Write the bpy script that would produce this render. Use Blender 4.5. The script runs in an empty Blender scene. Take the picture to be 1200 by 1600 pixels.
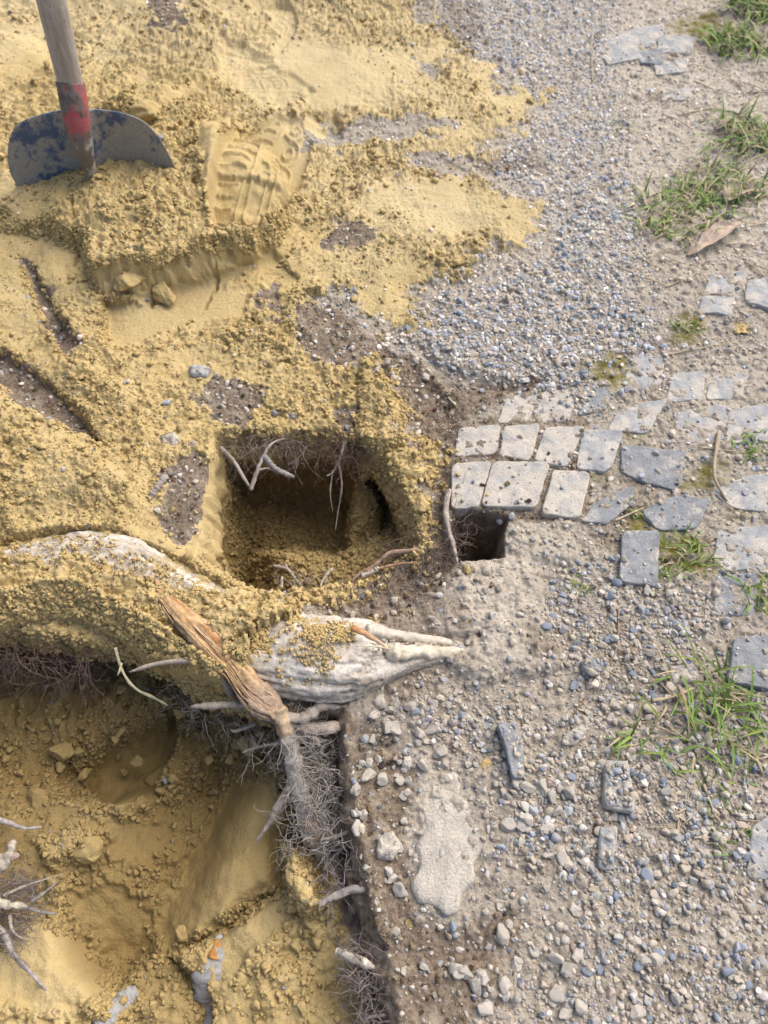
import bpy, bmesh, math
import numpy as np
from mathutils import Vector

# ------------------------------------------------------------------ camera, sky, sun, exposure
CAM_H, PITCH, FPX = 0.92, math.radians(60.0), 1203.0
scene = bpy.context.scene
cam_data = bpy.data.cameras.new("camera")
cam = bpy.data.objects.new("camera", cam_data)
scene.collection.objects.link(cam)
cam.location = (0, 0, CAM_H)
cam.rotation_euler = (math.pi / 2 - PITCH, 0, 0)
cam_data.sensor_fit = 'VERTICAL'
cam_data.angle = 2 * math.atan(800.0 / FPX)
cam_data.clip_start, cam_data.clip_end = 0.02, 200.0
cam_data.dof.use_dof = True
cam_data.dof.focus_distance = 0.93
cam_data.dof.aperture_fstop = 4.0
cam_data.sensor_height = 24.0
scene.camera = cam

SUN_EL, SUN_AZ = math.radians(50), math.radians(48)      # high, soft, from the far right
world = bpy.data.worlds.new("World")
scene.world = world
world.use_nodes = True
wn = world.node_tree
sky = wn.nodes.new("ShaderNodeTexSky")
sky.sky_type = 'NISHITA'
sky.sun_disc = False
sky.sun_elevation, sky.sun_rotation = SUN_EL, SUN_AZ
sky.air_density, sky.dust_density, sky.ozone_density = 1.0, 4.0, 1.0
wn.links.new(sky.outputs[0], wn.nodes["Background"].inputs[0])
wn.nodes["Background"].inputs[1].default_value = 0.08
sun_data = bpy.data.lights.new("sun", 'SUN')
sun_data.energy = 1.5
sun_data.angle = math.radians(60)
sun_data.color = (1.0, 0.97, 0.925)
sun = bpy.data.objects.new("sun", sun_data)
scene.collection.objects.link(sun)
sd_ = Vector((math.sin(SUN_AZ) * math.cos(SUN_EL), math.cos(SUN_AZ) * math.cos(SUN_EL), math.sin(SUN_EL)))
sun.rotation_euler = sd_.to_track_quat('Z', 'Y').to_euler()
scene.view_settings.view_transform = 'Standard'
scene.view_settings.look = 'None'
scene.view_settings.exposure = 1.22
scene.view_settings.gamma = 1.0

rng = np.random.default_rng(7)
CP, SP = math.cos(PITCH), math.sin(PITCH)


def P(px, py, z=0.0):
    """point of the place seen at a pixel of the 1200x1600 photograph, at height z"""
    u, v = (px - 600.0) / FPX, (py - 800.0) / FPX
    t = (CAM_H - z) / (SP + CP * v)
    return np.array([u * t, (CP - SP * v) * t, z])


def PP(pts, z=0.0):
    return np.array([P(p[0], p[1], p[2] if len(p) > 2 else z) for p in pts])


# ------------------------------------------------------------------ noise
def _hash(ix, iy, seed):
    h = (ix.astype(np.int64) * 374761393 + iy.astype(np.int64) * 668265263 + seed * 974634777) & 0xFFFFFFFF
    h = ((h ^ (h >> 13)) * 1274126177) & 0xFFFFFFFF
    h = ((h ^ (h >> 16)) * 2246822519) & 0xFFFFFFFF
    return ((h ^ (h >> 15)) & 0xFFFFFF) / float(0xFFFFFF)


def vnoise(x, y, seed=0):
    xi, yi = np.floor(x), np.floor(y)
    fx, fy = x - xi, y - yi
    fx = fx * fx * fx * (fx * (fx * 6 - 15) + 10)
    fy = fy * fy * fy * (fy * (fy * 6 - 15) + 10)
    a, b = _hash(xi, yi, seed), _hash(xi + 1, yi, seed)
    c, d = _hash(xi, yi + 1, seed), _hash(xi + 1, yi + 1, seed)
    return ((a + (b - a) * fx) * (1 - fy) + (c + (d - c) * fx) * fy) * 2 - 1


def fbm(x, y, f, octv=4, seed=0, gain=0.5):
    s, a, tot = 0.0, 1.0, 0.0
    for o in range(octv):
        s = s + a * vnoise(x * f + 17.3 * o, y * f - 9.1 * o, seed + o)
        tot += a
        a *= gain
        f *= 2.03
    return s / tot


def worley(x, y, cell, seed=0):
    """distance to nearest feature point (in cells), and a random id of that cell"""
    gx, gy = x / cell, y / cell
    ix, iy = np.floor(gx), np.floor(gy)
    best = np.full(x.shape, 9.0)
    bid = np.zeros(x.shape)
    for dx in (-1, 0, 1):
        for dy in (-1, 0, 1):
            cx, cy = ix + dx, iy + dy
            px = cx + 0.15 + 0.7 * _hash(cx, cy, seed)
            py = cy + 0.15 + 0.7 * _hash(cx, cy, seed + 51)
            d = (gx - px) ** 2 + (gy - py) ** 2
            m = d < best
            best = np.where(m, d, best)
            bid = np.where(m, _hash(cx, cy, seed + 99), bid)
    return np.sqrt(best), bid


def ss(x, a, b):
    t = np.clip((x - a) / (b - a), 0, 1)
    return t * t * (3 - 2 * t)


# ------------------------------------------------------------------ terrain grid
def axis(segs):
    out = [segs[0][0]]
    for a, b, s0, s1 in segs:
        x = a
        while x < b - 1e-9:
            s = s0 + (s1 - s0) * (x - a) / (b - a)
            x = min(b, x + s)
            out.append(x)
    return np.array(out)


gx = axis([(-1.5, -0.9, 0.03, 0.006), (-0.9, -0.55, 0.0034, 0.0022), (-0.55, 0.55, 0.0017, 0.0017),
           (0.55, 0.9, 0.0022, 0.0034), (0.9, 1.5, 0.006, 0.03)])
gy = axis([(-0.42, -0.1, 0.012, 0.004), (-0.1, 0.75, 0.0016, 0.0016), (0.75, 1.95, 0.0018, 0.0034), (1.95, 2.4, 0.006, 0.03)])
NX, NY = len(gx), len(gy)
X, Y = np.meshgrid(gx, gy)                                 # shape (NY, NX)
XW = X + 0.010 * fbm(X, Y, 28, 4, 11) + 0.004 * fbm(X, Y, 120, 2, 12)
YW = Y + 0.010 * fbm(X, Y, 28, 4, 13) + 0.004 * fbm(X, Y, 120, 2, 14)
XS = X + 0.004 * fbm(X, Y, 22, 3, 15)
YS = Y + 0.004 * fbm(X, Y, 22, 3, 16)


def sdist(poly, warp=1, margin=0.25):
    """signed distance to a plan polygon, positive inside, clipped to +-margin away from it"""
    poly = np.asarray(poly)[:, :2]
    out = np.full(X.shape, -margin)
    x0, y0 = poly.min(0) - margin
    x1, y1 = poly.max(0) + margin
    i0, i1 = np.searchsorted(gx, [x0, x1])
    j0, j1 = np.searchsorted(gy, [y0, y1])
    if i1 <= i0 or j1 <= j0:
        return out
    sl = (slice(j0, j1), slice(i0, i1))
    xx, yy = ((XW, YW) if warp == 1 else (XS, YS) if warp == 2 else (X, Y))
    xx, yy = xx[sl], yy[sl]
    d2 = np.full(xx.shape, 1e9)
    ins = np.zeros(xx.shape, bool)
    n = len(poly)
    for k in range(n):
        ax, ay = poly[k]
        bx, by = poly[(k + 1) % n]
        ex, ey = bx - ax, by - ay
        t = np.clip(((xx - ax) * ex + (yy - ay) * ey) / (ex * ex + ey * ey + 1e-12), 0, 1)
        d2 = np.minimum(d2, (xx - ax - t * ex) ** 2 + (yy - ay - t * ey) ** 2)
        if ay != by:
            c = ((ay > yy) != (by > yy)) & (xx < ex * (yy - ay) / ey + ax)
            ins ^= c
    d = np.sqrt(d2)
    out[sl] = np.clip(np.where(ins, d, -d), -margin, 10)
    return out


def ldist(line, warp=2):
    """distance to a plan polyline, and the parameter 0..1 along it"""
    line = np.asarray(line)[:, :2]
    xx, yy = ((XW, YW) if warp == 1 else (XS, YS) if warp == 2 else (X, Y))
    d2 = np.full(X.shape, 1e9)
    par = np.zeros(X.shape)
    n = len(line) - 1
    for k in range(n):
        ax, ay = line[k]
        ex, ey = line[k + 1] - line[k]
        t = np.clip(((xx - ax) * ex + (yy - ay) * ey) / (ex * ex + ey * ey + 1e-12), 0, 1)
        d = (xx - ax - t * ex) ** 2 + (yy - ay - t * ey) ** 2
        m = d < d2
        d2 = np.where(m, d, d2)
        par = np.where(m, (k + t) / n, par)
    return np.sqrt(d2), par


def poly(pts, z=0.0):
    return PP(pts, z)


# ------------------------------------------------------------------ layout traced from the photograph
R_SAND = poly([(-500, -260), (560, -160), (640, 0), (700, 60), (765, 110), (800, 150), (842, 158), (815, 195), (745, 235),
               (690, 262), (740, 280), (840, 330), (826, 400), (745, 405), (690, 440), (640, 495), (600, 522), (560, 480),
               (520, 470), (480, 480), (470, 540), (520, 575), (590, 560), (612, 640), (640, 690), (676, 780), (668, 870), (600, 905),
               (520, 935), (455, 965), (392, 985), (384, 1050), (300, 1080), (-500, 1080)])
R_PIT2 = poly([(-500, 985), (0, 985), (110, 1000), (215, 1020), (300, 1062), (380, 1095), (440, 1122), (478, 1105), (535, 1110),
               (546, 1200), (556, 1300), (576, 1400), (600, 1480), (625, 1560), (640, 1700), (650, 1960), (-500, 1960)])
R_PIT1 = poly([(338, 690), (380, 684), (430, 688), (500, 684), (552, 690), (604, 722), (640, 785), (662, 862), (612, 900), (552, 924),
               (430, 944), (362, 922), (316, 892), (318, 800)], -0.012)
R_HOLE = poly([(707, 797), (792, 806), (784, 872), (716, 880)])

# ---- heights
H = 0.004 * fbm(X, Y, 4, 3, 1) + 0.0025 * fbm(X, Y, 22, 3, 2)
s_sand = sdist(R_SAND)
patch = fbm(X, Y, 14, 4, 21)
patch2 = fbm(X, Y, 50, 4, 23)
s_edge = s_sand + 0.055 * patch + 0.035 * patch2
grain = 0.55 * fbm(X, Y, 180, 3, 24, 0.7) + 0.45 * fbm(X, Y, 70, 3, 25)
sand = np.where(s_sand > 0.14, 1.0, ss(s_edge / 0.045 + 1.5 * grain, -0.10, 0.25))
sand_body = np.where(s_sand > 0.14, 1.0, ss(s_edge, -0.02, 0.03))
H += np.maximum(sand * 0.35, sand_body) * (0.006 + 0.010 * ss(s_sand, 0.0, 0.12) + 0.006 * fbm(X, Y, 9, 3, 22))

smooth = np.zeros_like(X)             # where the sand was cut or pressed smooth


def mark_smooth(pts, z=0.0, w=0.012, k=1.0):
    global smooth
    smooth = np.maximum(smooth, k * ss(sdist(poly(pts, z), 1), 0, w))


# shovel heap: steep front, soft back
d_heap = sdist(poly([(-80, 300), (20, 250), (150, 225), (290, 235), (420, 250), (470, 330), (432, 402), (398, 426), (330, 448),
                     (240, 470), (172, 482), (150, 468), (136, 420), (80, 390), (10, 372), (-80, 372)]), 1)
d_back = sdist(poly([(-200, 330), (40, 270), (300, 262), (470, 300), (520, 500), (-200, 560)]), 2)
heap = ss(d_heap + 0.006 * patch2, -0.005, 0.030) * (0.5 + 0.5 * ss(X, -0.62, -0.42)) * (0.35 + 0.65 * ss(d_back, -0.10, 0.05))
H += 0.054 * heap * (1 + 0.30 * fbm(X, Y, 14, 4, 31))
mark_smooth([(150, 470), (240, 472), (330, 448), (425, 410), (440, 400), (440, 380), (380, 410), (300, 425), (250, 440), (170, 450)], 0.02, 0.008, 0.8)
# dirt clumps behind the shovel, upper-left mound
H += 0.030 * ss(sdist(poly([(150, 190), (260, 150), (340, 190), (310, 240), (260, 250), (200, 200)]), 1), -0.01, 0.03)
H += 0.018 * ss(sdist(poly([(-300, 60), (60, 70), (110, 130), (20, 170), (-300, 240)]), 1), -0.02, 0.05)
H += 0.016 * ss(sdist(poly([(-300, -200), (600, -200), (540, 30), (400, 20), (280, 80), (120, 20), (-300, 0)]), 1), -0.02, 0.06)

# step cut in front of the heap, falling to the pit
d_step = sdist(poly([(158, 486), (240, 474), (335, 450), (400, 428), (430, 405), (470, 440), (440, 520), (330, 540), (230, 560), (165, 560)]), 2)
H -= 0.014 * ss(d_step, -0.002, 0.01)
mark_smooth([(165, 488), (240, 478), (335, 454), (405, 452), (380, 500), (300, 505), (230, 540), (170, 550)], 0, 0.01, 0.85)
d_slope = sdist(poly([(300, 540), (420, 520), (560, 580), (600, 700), (540, 700), (350, 700), (240, 700), (250, 600)]), 1)
H -= 0.022 * ss(d_slope, -0.03, 0.09)
d_strip = sdist(poly([(560, 560), (596, 560), (612, 640), (640, 700), (560, 730), (556, 640)]), 2)
H += 0.018 * ss(d_strip, -0.002, 0.012)
# left mound beside the pit, and the cut trenches of bare earth
H += 0.026 * ss(sdist(poly([(-400, 560), (60, 620), (160, 700), (232, 745), (244, 836), (160, 812), (0, 850), (-400, 860)]), 2), -0.012, 0.06)
R_TR1 = poly([(-120, 470), (0, 548), (60, 585), (125, 640), (160, 690), (172, 712), (120, 690), (50, 660), (12, 620), (-120, 560)])
R_TR2 = poly([(36, 414), (62, 430), (90, 480), (130, 545), (122, 580), (96, 560), (76, 520), (50, 460)])
for rp, dep in ((R_TR1, 0.020), (R_TR2, 0.013)):
    H -= dep * ss(sdist(rp, 2), -0.004, 0.010)
mark_smooth([(20, 600), (100, 660), (230, 740), (245, 830), (200, 780), (60, 660)], 0.01, 0.03, 0.6)
H += 0.014 * ss(sdist(poly([(110, 300), (150, 480), (165, 600), (240, 640), (200, 660), (140, 610), (70, 430)]), 1), -0.02, 0.02) * 0.6
# foot prints
fc, fa = P(410, 285, 0.03), math.radians(-12)
fx = (X - fc[0]) * math.cos(fa) + (Y - fc[1]) * math.sin(fa)
fy = -(X - fc[0]) * math.sin(fa) + (Y - fc[1]) * math.cos(fa)


def foot(fx, fy, depth, lug, ring):
    wid = 0.046 + 0.011 * np.sin((fy + 0.085) * 17) * (fy > -0.09) - 0.5 * np.maximum(-0.085 - fy, 0) - 0.45 * np.maximum(fy - 0.075, 0)
    d = np.minimum(wid - np.abs(fx), 0.125 - np.abs(fy))
    inside = ss(d, -0.004, 0.005)
    heel = fy < -0.042
    h = -depth * inside - depth * 0.45 * ss(-0.040 - fy, -0.002, 0.003) * inside
    wx_, wy_ = fx + 0.0012 * fbm(fx, fy, 40, 2, 34), fy + 0.0012 * fbm(fx, fy, 40, 2, 35)
    line = lambda t, w: ss(w - np.abs(t), 0.0, 0.0011)
    # heel: two nested U shaped ridges and short bars at the side
    r = np.sqrt((wx_ - 0.012) ** 2 + (np.minimum(wy_ + 0.088, 0) * 0.85) ** 2)
    rings = np.maximum(line(r - 0.021, 0.0022), line(r - 0.010, 0.0020)) * (wx_ > -0.016)
    bars = line(((wy_ + 0.10) / 0.017 - np.round((wy_ + 0.10) / 0.017)) * 0.017, 0.0018) * (wx_ < -0.016)
    # fore part: zigzag bars at the outer edge, a spine, loops at the inner side
    zz = (wy_ + 0.38 * np.abs(wx_ + 0.026)) / 0.020
    zig = line((zz - np.round(zz)) * 0.020, 0.0019) * (wx_ < -0.010)
    spine = line(wx_ + 0.007 + 0.006 * np.sin(wy_ * 45), 0.0018)
    q = (wy_ - 0.012) / 0.046
    cy0 = (np.round(q)) * 0.046 + 0.012
    rl = np.sqrt(((wx_ - 0.018) * 1.0) ** 2 + ((wy_ - cy0) * 0.75) ** 2)
    loops = np.maximum(line(rl - 0.0165, 0.0020), line(rl - 0.0075, 0.0018)) * (wx_ > 0.004) * (wx_ - 0.4 * (wy_ - cy0) > 0.006)
    pat = np.where(heel, np.maximum(rings * ring, bars), np.maximum(np.maximum(zig, spine), loops))
    pat = pat * (0.55 + 0.45 * ss(fbm(fx, fy, 30, 3, 33), -0.4, 0.0))
    return h + lug * pat * ss(d, 0.003, 0.007), inside


dfoot, infoot = foot(fx / 1.2, (fy - 0.01) / 1.38, 0.021, 0.0060, 1.0)
H += 0.022 * ss(sdist(poly([(305, 240), (340, 195), (470, 180), (520, 250), (470, 330), (430, 400), (350, 385)]), 2), -0.03, 0.03)
H = H + dfoot + infoot * np.clip(fy, -0.17, 0.17) * 0.10
bank = sdist(poly([(312, 235), (345, 200), (372, 192), (362, 260), (352, 350), (345, 372), (325, 320)], 0.02), 2)
H += 0.010 * ss(bank, -0.004, 0.02)
smooth = np.maximum(smooth, np.maximum(infoot * 0.95, ss(bank, 0, 0.01)))
for (fpx, fpy, ang, dep) in ((450, 160, 35, 0.006), (400, 65, -20, 0.007), (250, 110, 30, 0.004)):
    c, a = P(fpx, fpy, 0.02), math.radians(ang)
    qx = (X - c[0]) * math.cos(a) + (Y - c[1]) * math.sin(a)
    qy = -(X - c[0]) * math.sin(a) + (Y - c[1]) * math.cos(a)
    dh, ii = foot(qx / 1.1, qy / 1.2, dep, 0.0016, 0.3)
    brk = ss(fbm(X, Y, 16, 3, 36), -0.25, 0.15)
    H = H + dh * brk
    smooth = np.maximum(smooth, ii * 0.7 * brk)
mark_smooth([(130, 85), (260, 70), (300, 110), (480, 60), (640, 90), (640, 190), (480, 190), (380, 170), (240, 100), (140, 110)], 0.01, 0.05, 0.6)
mark_smooth([(560, 60), (700, 80), (720, 180), (600, 170)], 0.01, 0.05, 0.5)
mark_smooth([(540, 280), (700, 270), (820, 330), (800, 390), (640, 380)], 0.005, 0.05, 0.4)

# soil strip by the square hole, dusty slab of ground, bank beside the big pit
H -= 0.012 * ss(sdist(poly([(640, 560), (690, 600), (720, 650), (702, 720), (704, 880), (655, 940), (600, 900), (672, 860), (680, 790), (650, 700), (620, 620)]), 1), -0.01, 0.02)
H -= 0.014 * ss(sdist(poly([(655, 545), (690, 565), (760, 590), (850, 596), (800, 612), (700, 605)]), 2), -0.012, 0.014)
d_shelf = sdist(poly([(652, 975), (700, 900), (760, 878), (800, 876), (850, 890), (880, 980), (880, 1060), (760, 1080), (700, 1060)]), 1)
H += 0.010 * ss(d_shelf, -0.004, 0.02)
H += 0.007 * ss(sdist(poly([(792, 815), (900, 815), (910, 880), (800, 890)]), 1), -0.004, 0.012)
H -= 0.008 * ss(sdist(poly([(560, 1130), (640, 1150), (655, 1320), (640, 1420), (720, 1440), (900, 1400), (880, 1560), (740, 1640), (620, 1640)]), 1), -0.02, 0.04)

# ---- the big root's axis (x, y, z, radius); sand lies on top of its left half
ROOT = [(-260, 925, -0.012, 0.040), (-120, 925, -0.008, 0.044), (0, 912, -0.004, 0.046), (90, 892, 0.000, 0.047), (170, 888, 0.003, 0.047),
        (240, 920, 0.004, 0.046), (310, 962, 0.006, 0.046), (380, 1006, 0.010, 0.048), (450, 1026, 0.012, 0.051), (520, 1030, 0.010, 0.050),
        (580, 1028, 0.002, 0.041), (628, 1024, 0.000, 0.026), (690, 1018, -0.004, 0.016), (790, 1010, -0.026, 0.012)]
root_axis = np.array([np.append(P(a, b, c), r) for a, b, c, r in ROOT])
d_root, t_root = ldist(root_axis, 0)
kk = np.linspace(0, 1, len(ROOT))
zr, rr_ = np.interp(t_root, kk, root_axis[:, 2]), np.interp(t_root, kk, root_axis[:, 3])
pix_bare = 1 - ss(0.022 * patch2 + 0.012 * fbm(X, Y, 130, 3, 26) + sdist(poly([(-300, 970), (0, 884), (60, 888), (150, 880), (200, 890), (270, 920), (330, 938), (400, 966), (455, 962),
                              (420, 985), (372, 1000), (384, 1050), (300, 1080), (-300, 1080)], 0.045), 1), -0.006, 0.005)
bare_stripe = ss(t_root, 0.50, 0.55)
cover = (1 - pix_bare)
ztop = zr + np.sqrt(np.maximum(rr_ ** 2 - d_root ** 2, 0))
ord_ = np.argsort(root_axis[:, 0])
front_side = Y < np.interp(X, root_axis[ord_, 0], root_axis[ord_, 1])
drape = front_side & (t_root < 0.62)
wide = np.where(front_side, 1 + 0.75 * ss(0.60 - t_root, 0.0, 0.14), 1.0)
ztop = np.where(drape, zr + 1.0 * rr_ * np.sqrt(np.maximum(1 - (d_root / (rr_ * wide)) ** 2, 0)), ztop)
on_root = d_root < rr_ * wide * 0.999

# ---- pits
d1 = sdist(R_PIT1, 2)
floor1 = -0.18 + 0.016 * fbm(X, Y, 25, 4, 41)
wall1 = ss(d1 + 0.006 * patch2, -0.004, 0.052)
H1 = H * (1 - wall1) + floor1 * wall1
blk = sdist(poly([(537, 742), (560, 752), (585, 800), (600, 862), (560, 880), (537, 872)], -0.07), 2)
H1 = np.maximum(H1, np.where(d1 > 0.0, -0.19 + (0.140 - 0.75 * np.clip(0.635 - Y, 0, 0.2)) * ss(blk, -0.012, 0.014), -9))
near1 = sdist(poly([(420, 860), (520, 865), (620, 830), (650, 880), (560, 930), (440, 945)], -0.10), 1)
H1 = np.maximum(H1, np.where(d1 > -0.01, -0.185 + 0.09 * ss(near1, -0.05, 0.03), -9))
H = np.where(d1 > -0.004, H1, H)
mark_smooth([(360, 690), (362, 800), (350, 900), (308, 892), (314, 790), (336, 690)], -0.02, 0.006, 1.0)

d2 = sdist(R_PIT2, 2)
fl = -0.330 + 0.225 * ss(-Y, -0.56, -0.10) + 0.014 * fbm(X, Y, 9, 4, 51) + 0.008 * fbm(X, Y, 30, 3, 52)
vl, vt = ldist(poly([(480, 1180), (400, 1280), (330, 1360), (250, 1440), (190, 1500)], -0.15), 2)
va, vb_ = P(345, 1270, -0.17), P(195, 1515, -0.17)
vn = np.array([-(vb_ - va)[1], (vb_ - va)[0]]) / np.linalg.norm((vb_ - va)[:2])
dv = (XS - va[0]) * vn[0] + (YS - va[1]) * vn[1]
dv = dv if vn[0] > 0 else -dv
zone = ss(sdist(poly([(190, 1290), (330, 1240), (440, 1285), (445, 1400), (350, 1455), (262, 1492), (200, 1560), (120, 1500), (110, 1400)], -0.15), 2), -0.01, 0.02)
fl += zone * (0.062 * ss(dv, -0.005, 0.085) + 0.030 * ss(-dv, 0.01, 0.10) - 0.046)
d_rt = sdist(poly([(270, 1492), (360, 1450), (440, 1395), (430, 1340), (560, 1340), (660, 1700), (350, 1800), (330, 1560)], -0.13), 2)
fl += 0.026 * ss(d_rt, -0.004, 0.014) - 0.018 * np.exp(-(np.clip(d_rt, -1, 1) / 0.010) ** 2)
d_lf = sdist(poly([(-300, 1440), (30, 1410), (100, 1430), (150, 1500), (210, 1570), (210, 1800), (-300, 1800)], -0.13), 2)
fl += 0.026 * ss(d_lf, -0.004, 0.020)
d_sc = sdist(poly([(95, 1230), (170, 1205), (290, 1186), (294, 1238), (262, 1282), (190, 1292), (120, 1274)], -0.19), 2)
fl -= 0.050 * ss(d_sc, -0.004, 0.030)
d_lump = sdist(poly([(80, 1318), (150, 1308), (165, 1340), (110, 1356)], -0.15), 1)
fl += 0.018 * ss(d_lump, -0.006, 0.008)
d_pil = sdist(poly([(448, 1350), (470, 1340), (500, 1420), (478, 1432), (455, 1410)], -0.09), 2)
fl += 0.050 * ss(d_pil, -0.004, 0.010)
far_rub = sdist(poly([(-300, 1060), (100, 1060), (380, 1130), (420, 1230), (200, 1200), (-300, 1200)], -0.16), 1)
fl += 0.045 * ss(far_rub, -0.03, 0.06)
wall2 = ss(d2 + 0.006 * patch2, -0.003, 0.046)
base_r = np.where(on_root & (t_root < 0.64), np.maximum(H * 0.3, zr), H)
H2 = base_r * (1 - wall2) + fl * wall2
H = np.where(d2 > -0.003, H2, H)
mark_smooth([(125, 1235), (180, 1215), (285, 1200), (292, 1238), (256, 1280), (180, 1288)], -0.19, 0.008, 1.0)
mark_smooth([(300, 1320), (360, 1275), (432, 1290), (446, 1392), (352, 1450), (268, 1484), (240, 1450)], -0.15, 0.010, 1.0)
mark_smooth([(112, 1390), (180, 1370), (250, 1420), (225, 1505), (165, 1505)], -0.15, 0.016, 0.85)
mark_smooth([(170, 1280), (270, 1285), (300, 1310), (250, 1370), (180, 1360)], -0.16, 0.02, 0.6)
mark_smooth([(-200, 1430), (90, 1430), (190, 1560), (120, 1580), (-200, 1580)], -0.11, 0.012, 0.95)
mark_smooth([(330, 1480), (440, 1400), (460, 1440), (380, 1540), (340, 1560)], -0.12, 0.012, 0.8)

# square hole where a cobble was lifted out
dh = sdist(R_HOLE, 2)
wh = ss(dh, -0.003, 0.012)
H = H * (1 - wh) + (-0.115 + 0.02 * fbm(X, Y, 40, 2, 61)) * wh

# sand lying on the root; where bare the ground sinks below the bark
front = on_root & (t_root < 0.66)
zc = ztop + np.where(cover > 0.5, 0.004 + 0.008 * cover, -0.005)
H = np.where(on_root & (t_root < 0.66) & (d_root < rr_ * wide * 0.985), np.where(cover > 0.5, np.maximum(zc, np.minimum(H, zc + 0.02)), np.minimum(np.maximum(H, zc - 0.02), zc)), H)
bury = on_root & (t_root >= 0.66)
H = np.where(bury, np.clip(H, zr - 0.05 * rr_, np.where(t_root < 0.97, zr + (0.30 + 0.9 * ss(t_root, 0.88, 0.97)) * rr_ + 0.012 * patch2, 1.0)), H)
# root-side flank on the far side: sand banked against it
flank = np.exp(-((d_root - rr_) / 0.018) ** 2) * (d_root > rr_) * (d2 < 0) * (d1 < 0) * (t_root < 0.6)
H += 0.012 * flank + 0.020 * np.exp(-((d_root - rr_) / 0.022) ** 2) * (d_root > rr_) * (~front_side) * ss(t_root, 0.50, 0.58) * ss(0.70 - t_root, 0, 0.06) * (d1 < 0.0)
back = (~front_side) & (d_root > rr_ * 0.7) & (t_root < 0.60) & (d1 < 0.0)
H = np.where(back, np.maximum(H, zr + rr_ * 0.35 * np.exp(-(np.maximum(d_root - rr_ * 0.8, 0) / 0.030) ** 2)), H)

# ---- masks for colour
sand = np.where(on_root & (t_root < 0.63), 1.0, sand)
inpit2 = ss(d2, -0.004, 0.002)
sand = np.maximum(sand, inpit2)
bank2, _ = ldist(poly([(478, 1105), (535, 1110), (546, 1200), (556, 1300), (576, 1400), (600, 1480), (625, 1560), (640, 1700)]), 0)
earth2 = ss(0.050 - bank2 + 0.012 * patch2, 0, 0.008) * (d2 > -0.01) * ss(H, -0.17, -0.13)
sand = sand * (1 - earth2)
soil = np.zeros_like(X)


def soil_patch(pts, k=1.0, w=0.02, z=0.0, amp=0.03):
    global soil
    soil = np.maximum(soil, k * ss(sdist(poly(pts, z), 1) + amp * patch * 0.6, -w * 0.5, w * 0.5))


bare_earth = np.zeros_like(X)
for rp in (R_TR1, R_TR2):
    bare_earth = np.maximum(bare_earth, ss(sdist(rp, 1, 0.1) + 0.012 * patch2, -0.003, 0.005))
soil = np.maximum(soil, bare_earth)
for pts in ([(232, 22), (300, 0), (292, 55), (262, 72), (236, 70)], [(500, 384), (545, 352), (580, 372), (560, 392), (505, 402)],
            [(468, 480), (520, 472), (610, 555), (560, 572), (490, 568), (470, 530)],
            [(525, 640), (556, 650), (560, 712), (530, 712)], [(310, 610), (350, 590), (408, 620), (400, 665), (340, 660)],
            [(400, 470), (430, 455), (440, 490), (415, 505)], [(250, 745), (320, 705), (330, 780), (300, 880), (262, 840)]):
    p_ = ss(sdist(poly(pts), 1, 0.1) + 0.02 * patch + 0.026 * patch2, -0.006, 0.008)
    soil = np.maximum(soil, p_)
    sand = sand * (1 - 0.9 * p_ * (d1 < 0.002))
sand = sand * (1 - bare_earth)
for pts in ([(500, 215), (560, 200), (700, 200), (690, 225), (600, 238), (520, 240)], [(590, 250), (690, 245), (740, 280), (700, 285), (620, 262)],
            [(490, 230), (540, 236), (530, 252), (490, 246)], [(640, 100), (690, 110), (680, 130), (650, 125)]):
    sand = sand * (1 - ss(sdist(poly(pts), 1, 0.1) + 0.03 * patch + 0.03 * patch2, -0.006, 0.008))
soil_patch([(600, 545), (700, 590), (850, 590), (845, 612), (720, 655), (700, 720), (704, 890), (660, 945), (540, 975), (460, 965), (520, 930), (640, 880), (680, 800), (640, 680)], 1.0)
soil_patch([(546, 1130), (600, 1150), (640, 1200), (620, 1300), (640, 1430), (720, 1450), (800, 1430), (800, 1500), (720, 1640), (630, 1640), (580, 1440)], 1.0)
soil_patch([(940, 1450), (1060, 1460), (1060, 1550), (970, 1560)], 0.4, 0.05)
soil_patch([(820, 985), (885, 1010), (870, 1045), (830, 1035)], 0.6)
soil_patch([(700, 655), (918, 658), (918, 815), (700, 800)], 0.85, 0.01)
soil_patch([(740, 250), (850, 245), (850, 270), (760, 275)], 0.7)
soil_patch([(690, -20), (760, 10), (740, 90), (700, 60)], 0.6)
soil = np.maximum(soil, 0.65 * ss(fbm(X, Y, 6, 4, 27), 0.08, 0.34) * (X > 0.0) * (Y < 0.62))
soil = soil * (1 - 0.7 * (dh > 0))
soil = np.maximum(soil, (dh > -0.002) * 1.0)
soil = np.maximum(soil, earth2)
sand = np.clip(sand, 0, 1)
dusty = np.zeros_like(X)
for pts in ([(652, 975), (700, 900), (800, 830), (905, 815), (905, 890), (860, 900), (880, 1000), (860, 1060), (700, 1060)],
            [(1000, 560), (1195, 560), (1195, 700), (1040, 640)],
            [(640, 1150), (720, 1200), (660, 1400), (560, 1150)], [(1000, 1380), (1195, 1380), (1195, 1600), (1040, 1470)]):
    dusty = np.maximum(dusty, ss(sdist(poly(pts), 1) + 0.04 * patch, -0.02, 0.05))
dusty = np.maximum(dusty, 1.0 * ss(Y, 0.80, 1.15) * ss(X, 0.05, 0.25))  # far right ground paled with distance, haze painted into the colour
moss = np.zeros_like(X)
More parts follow.
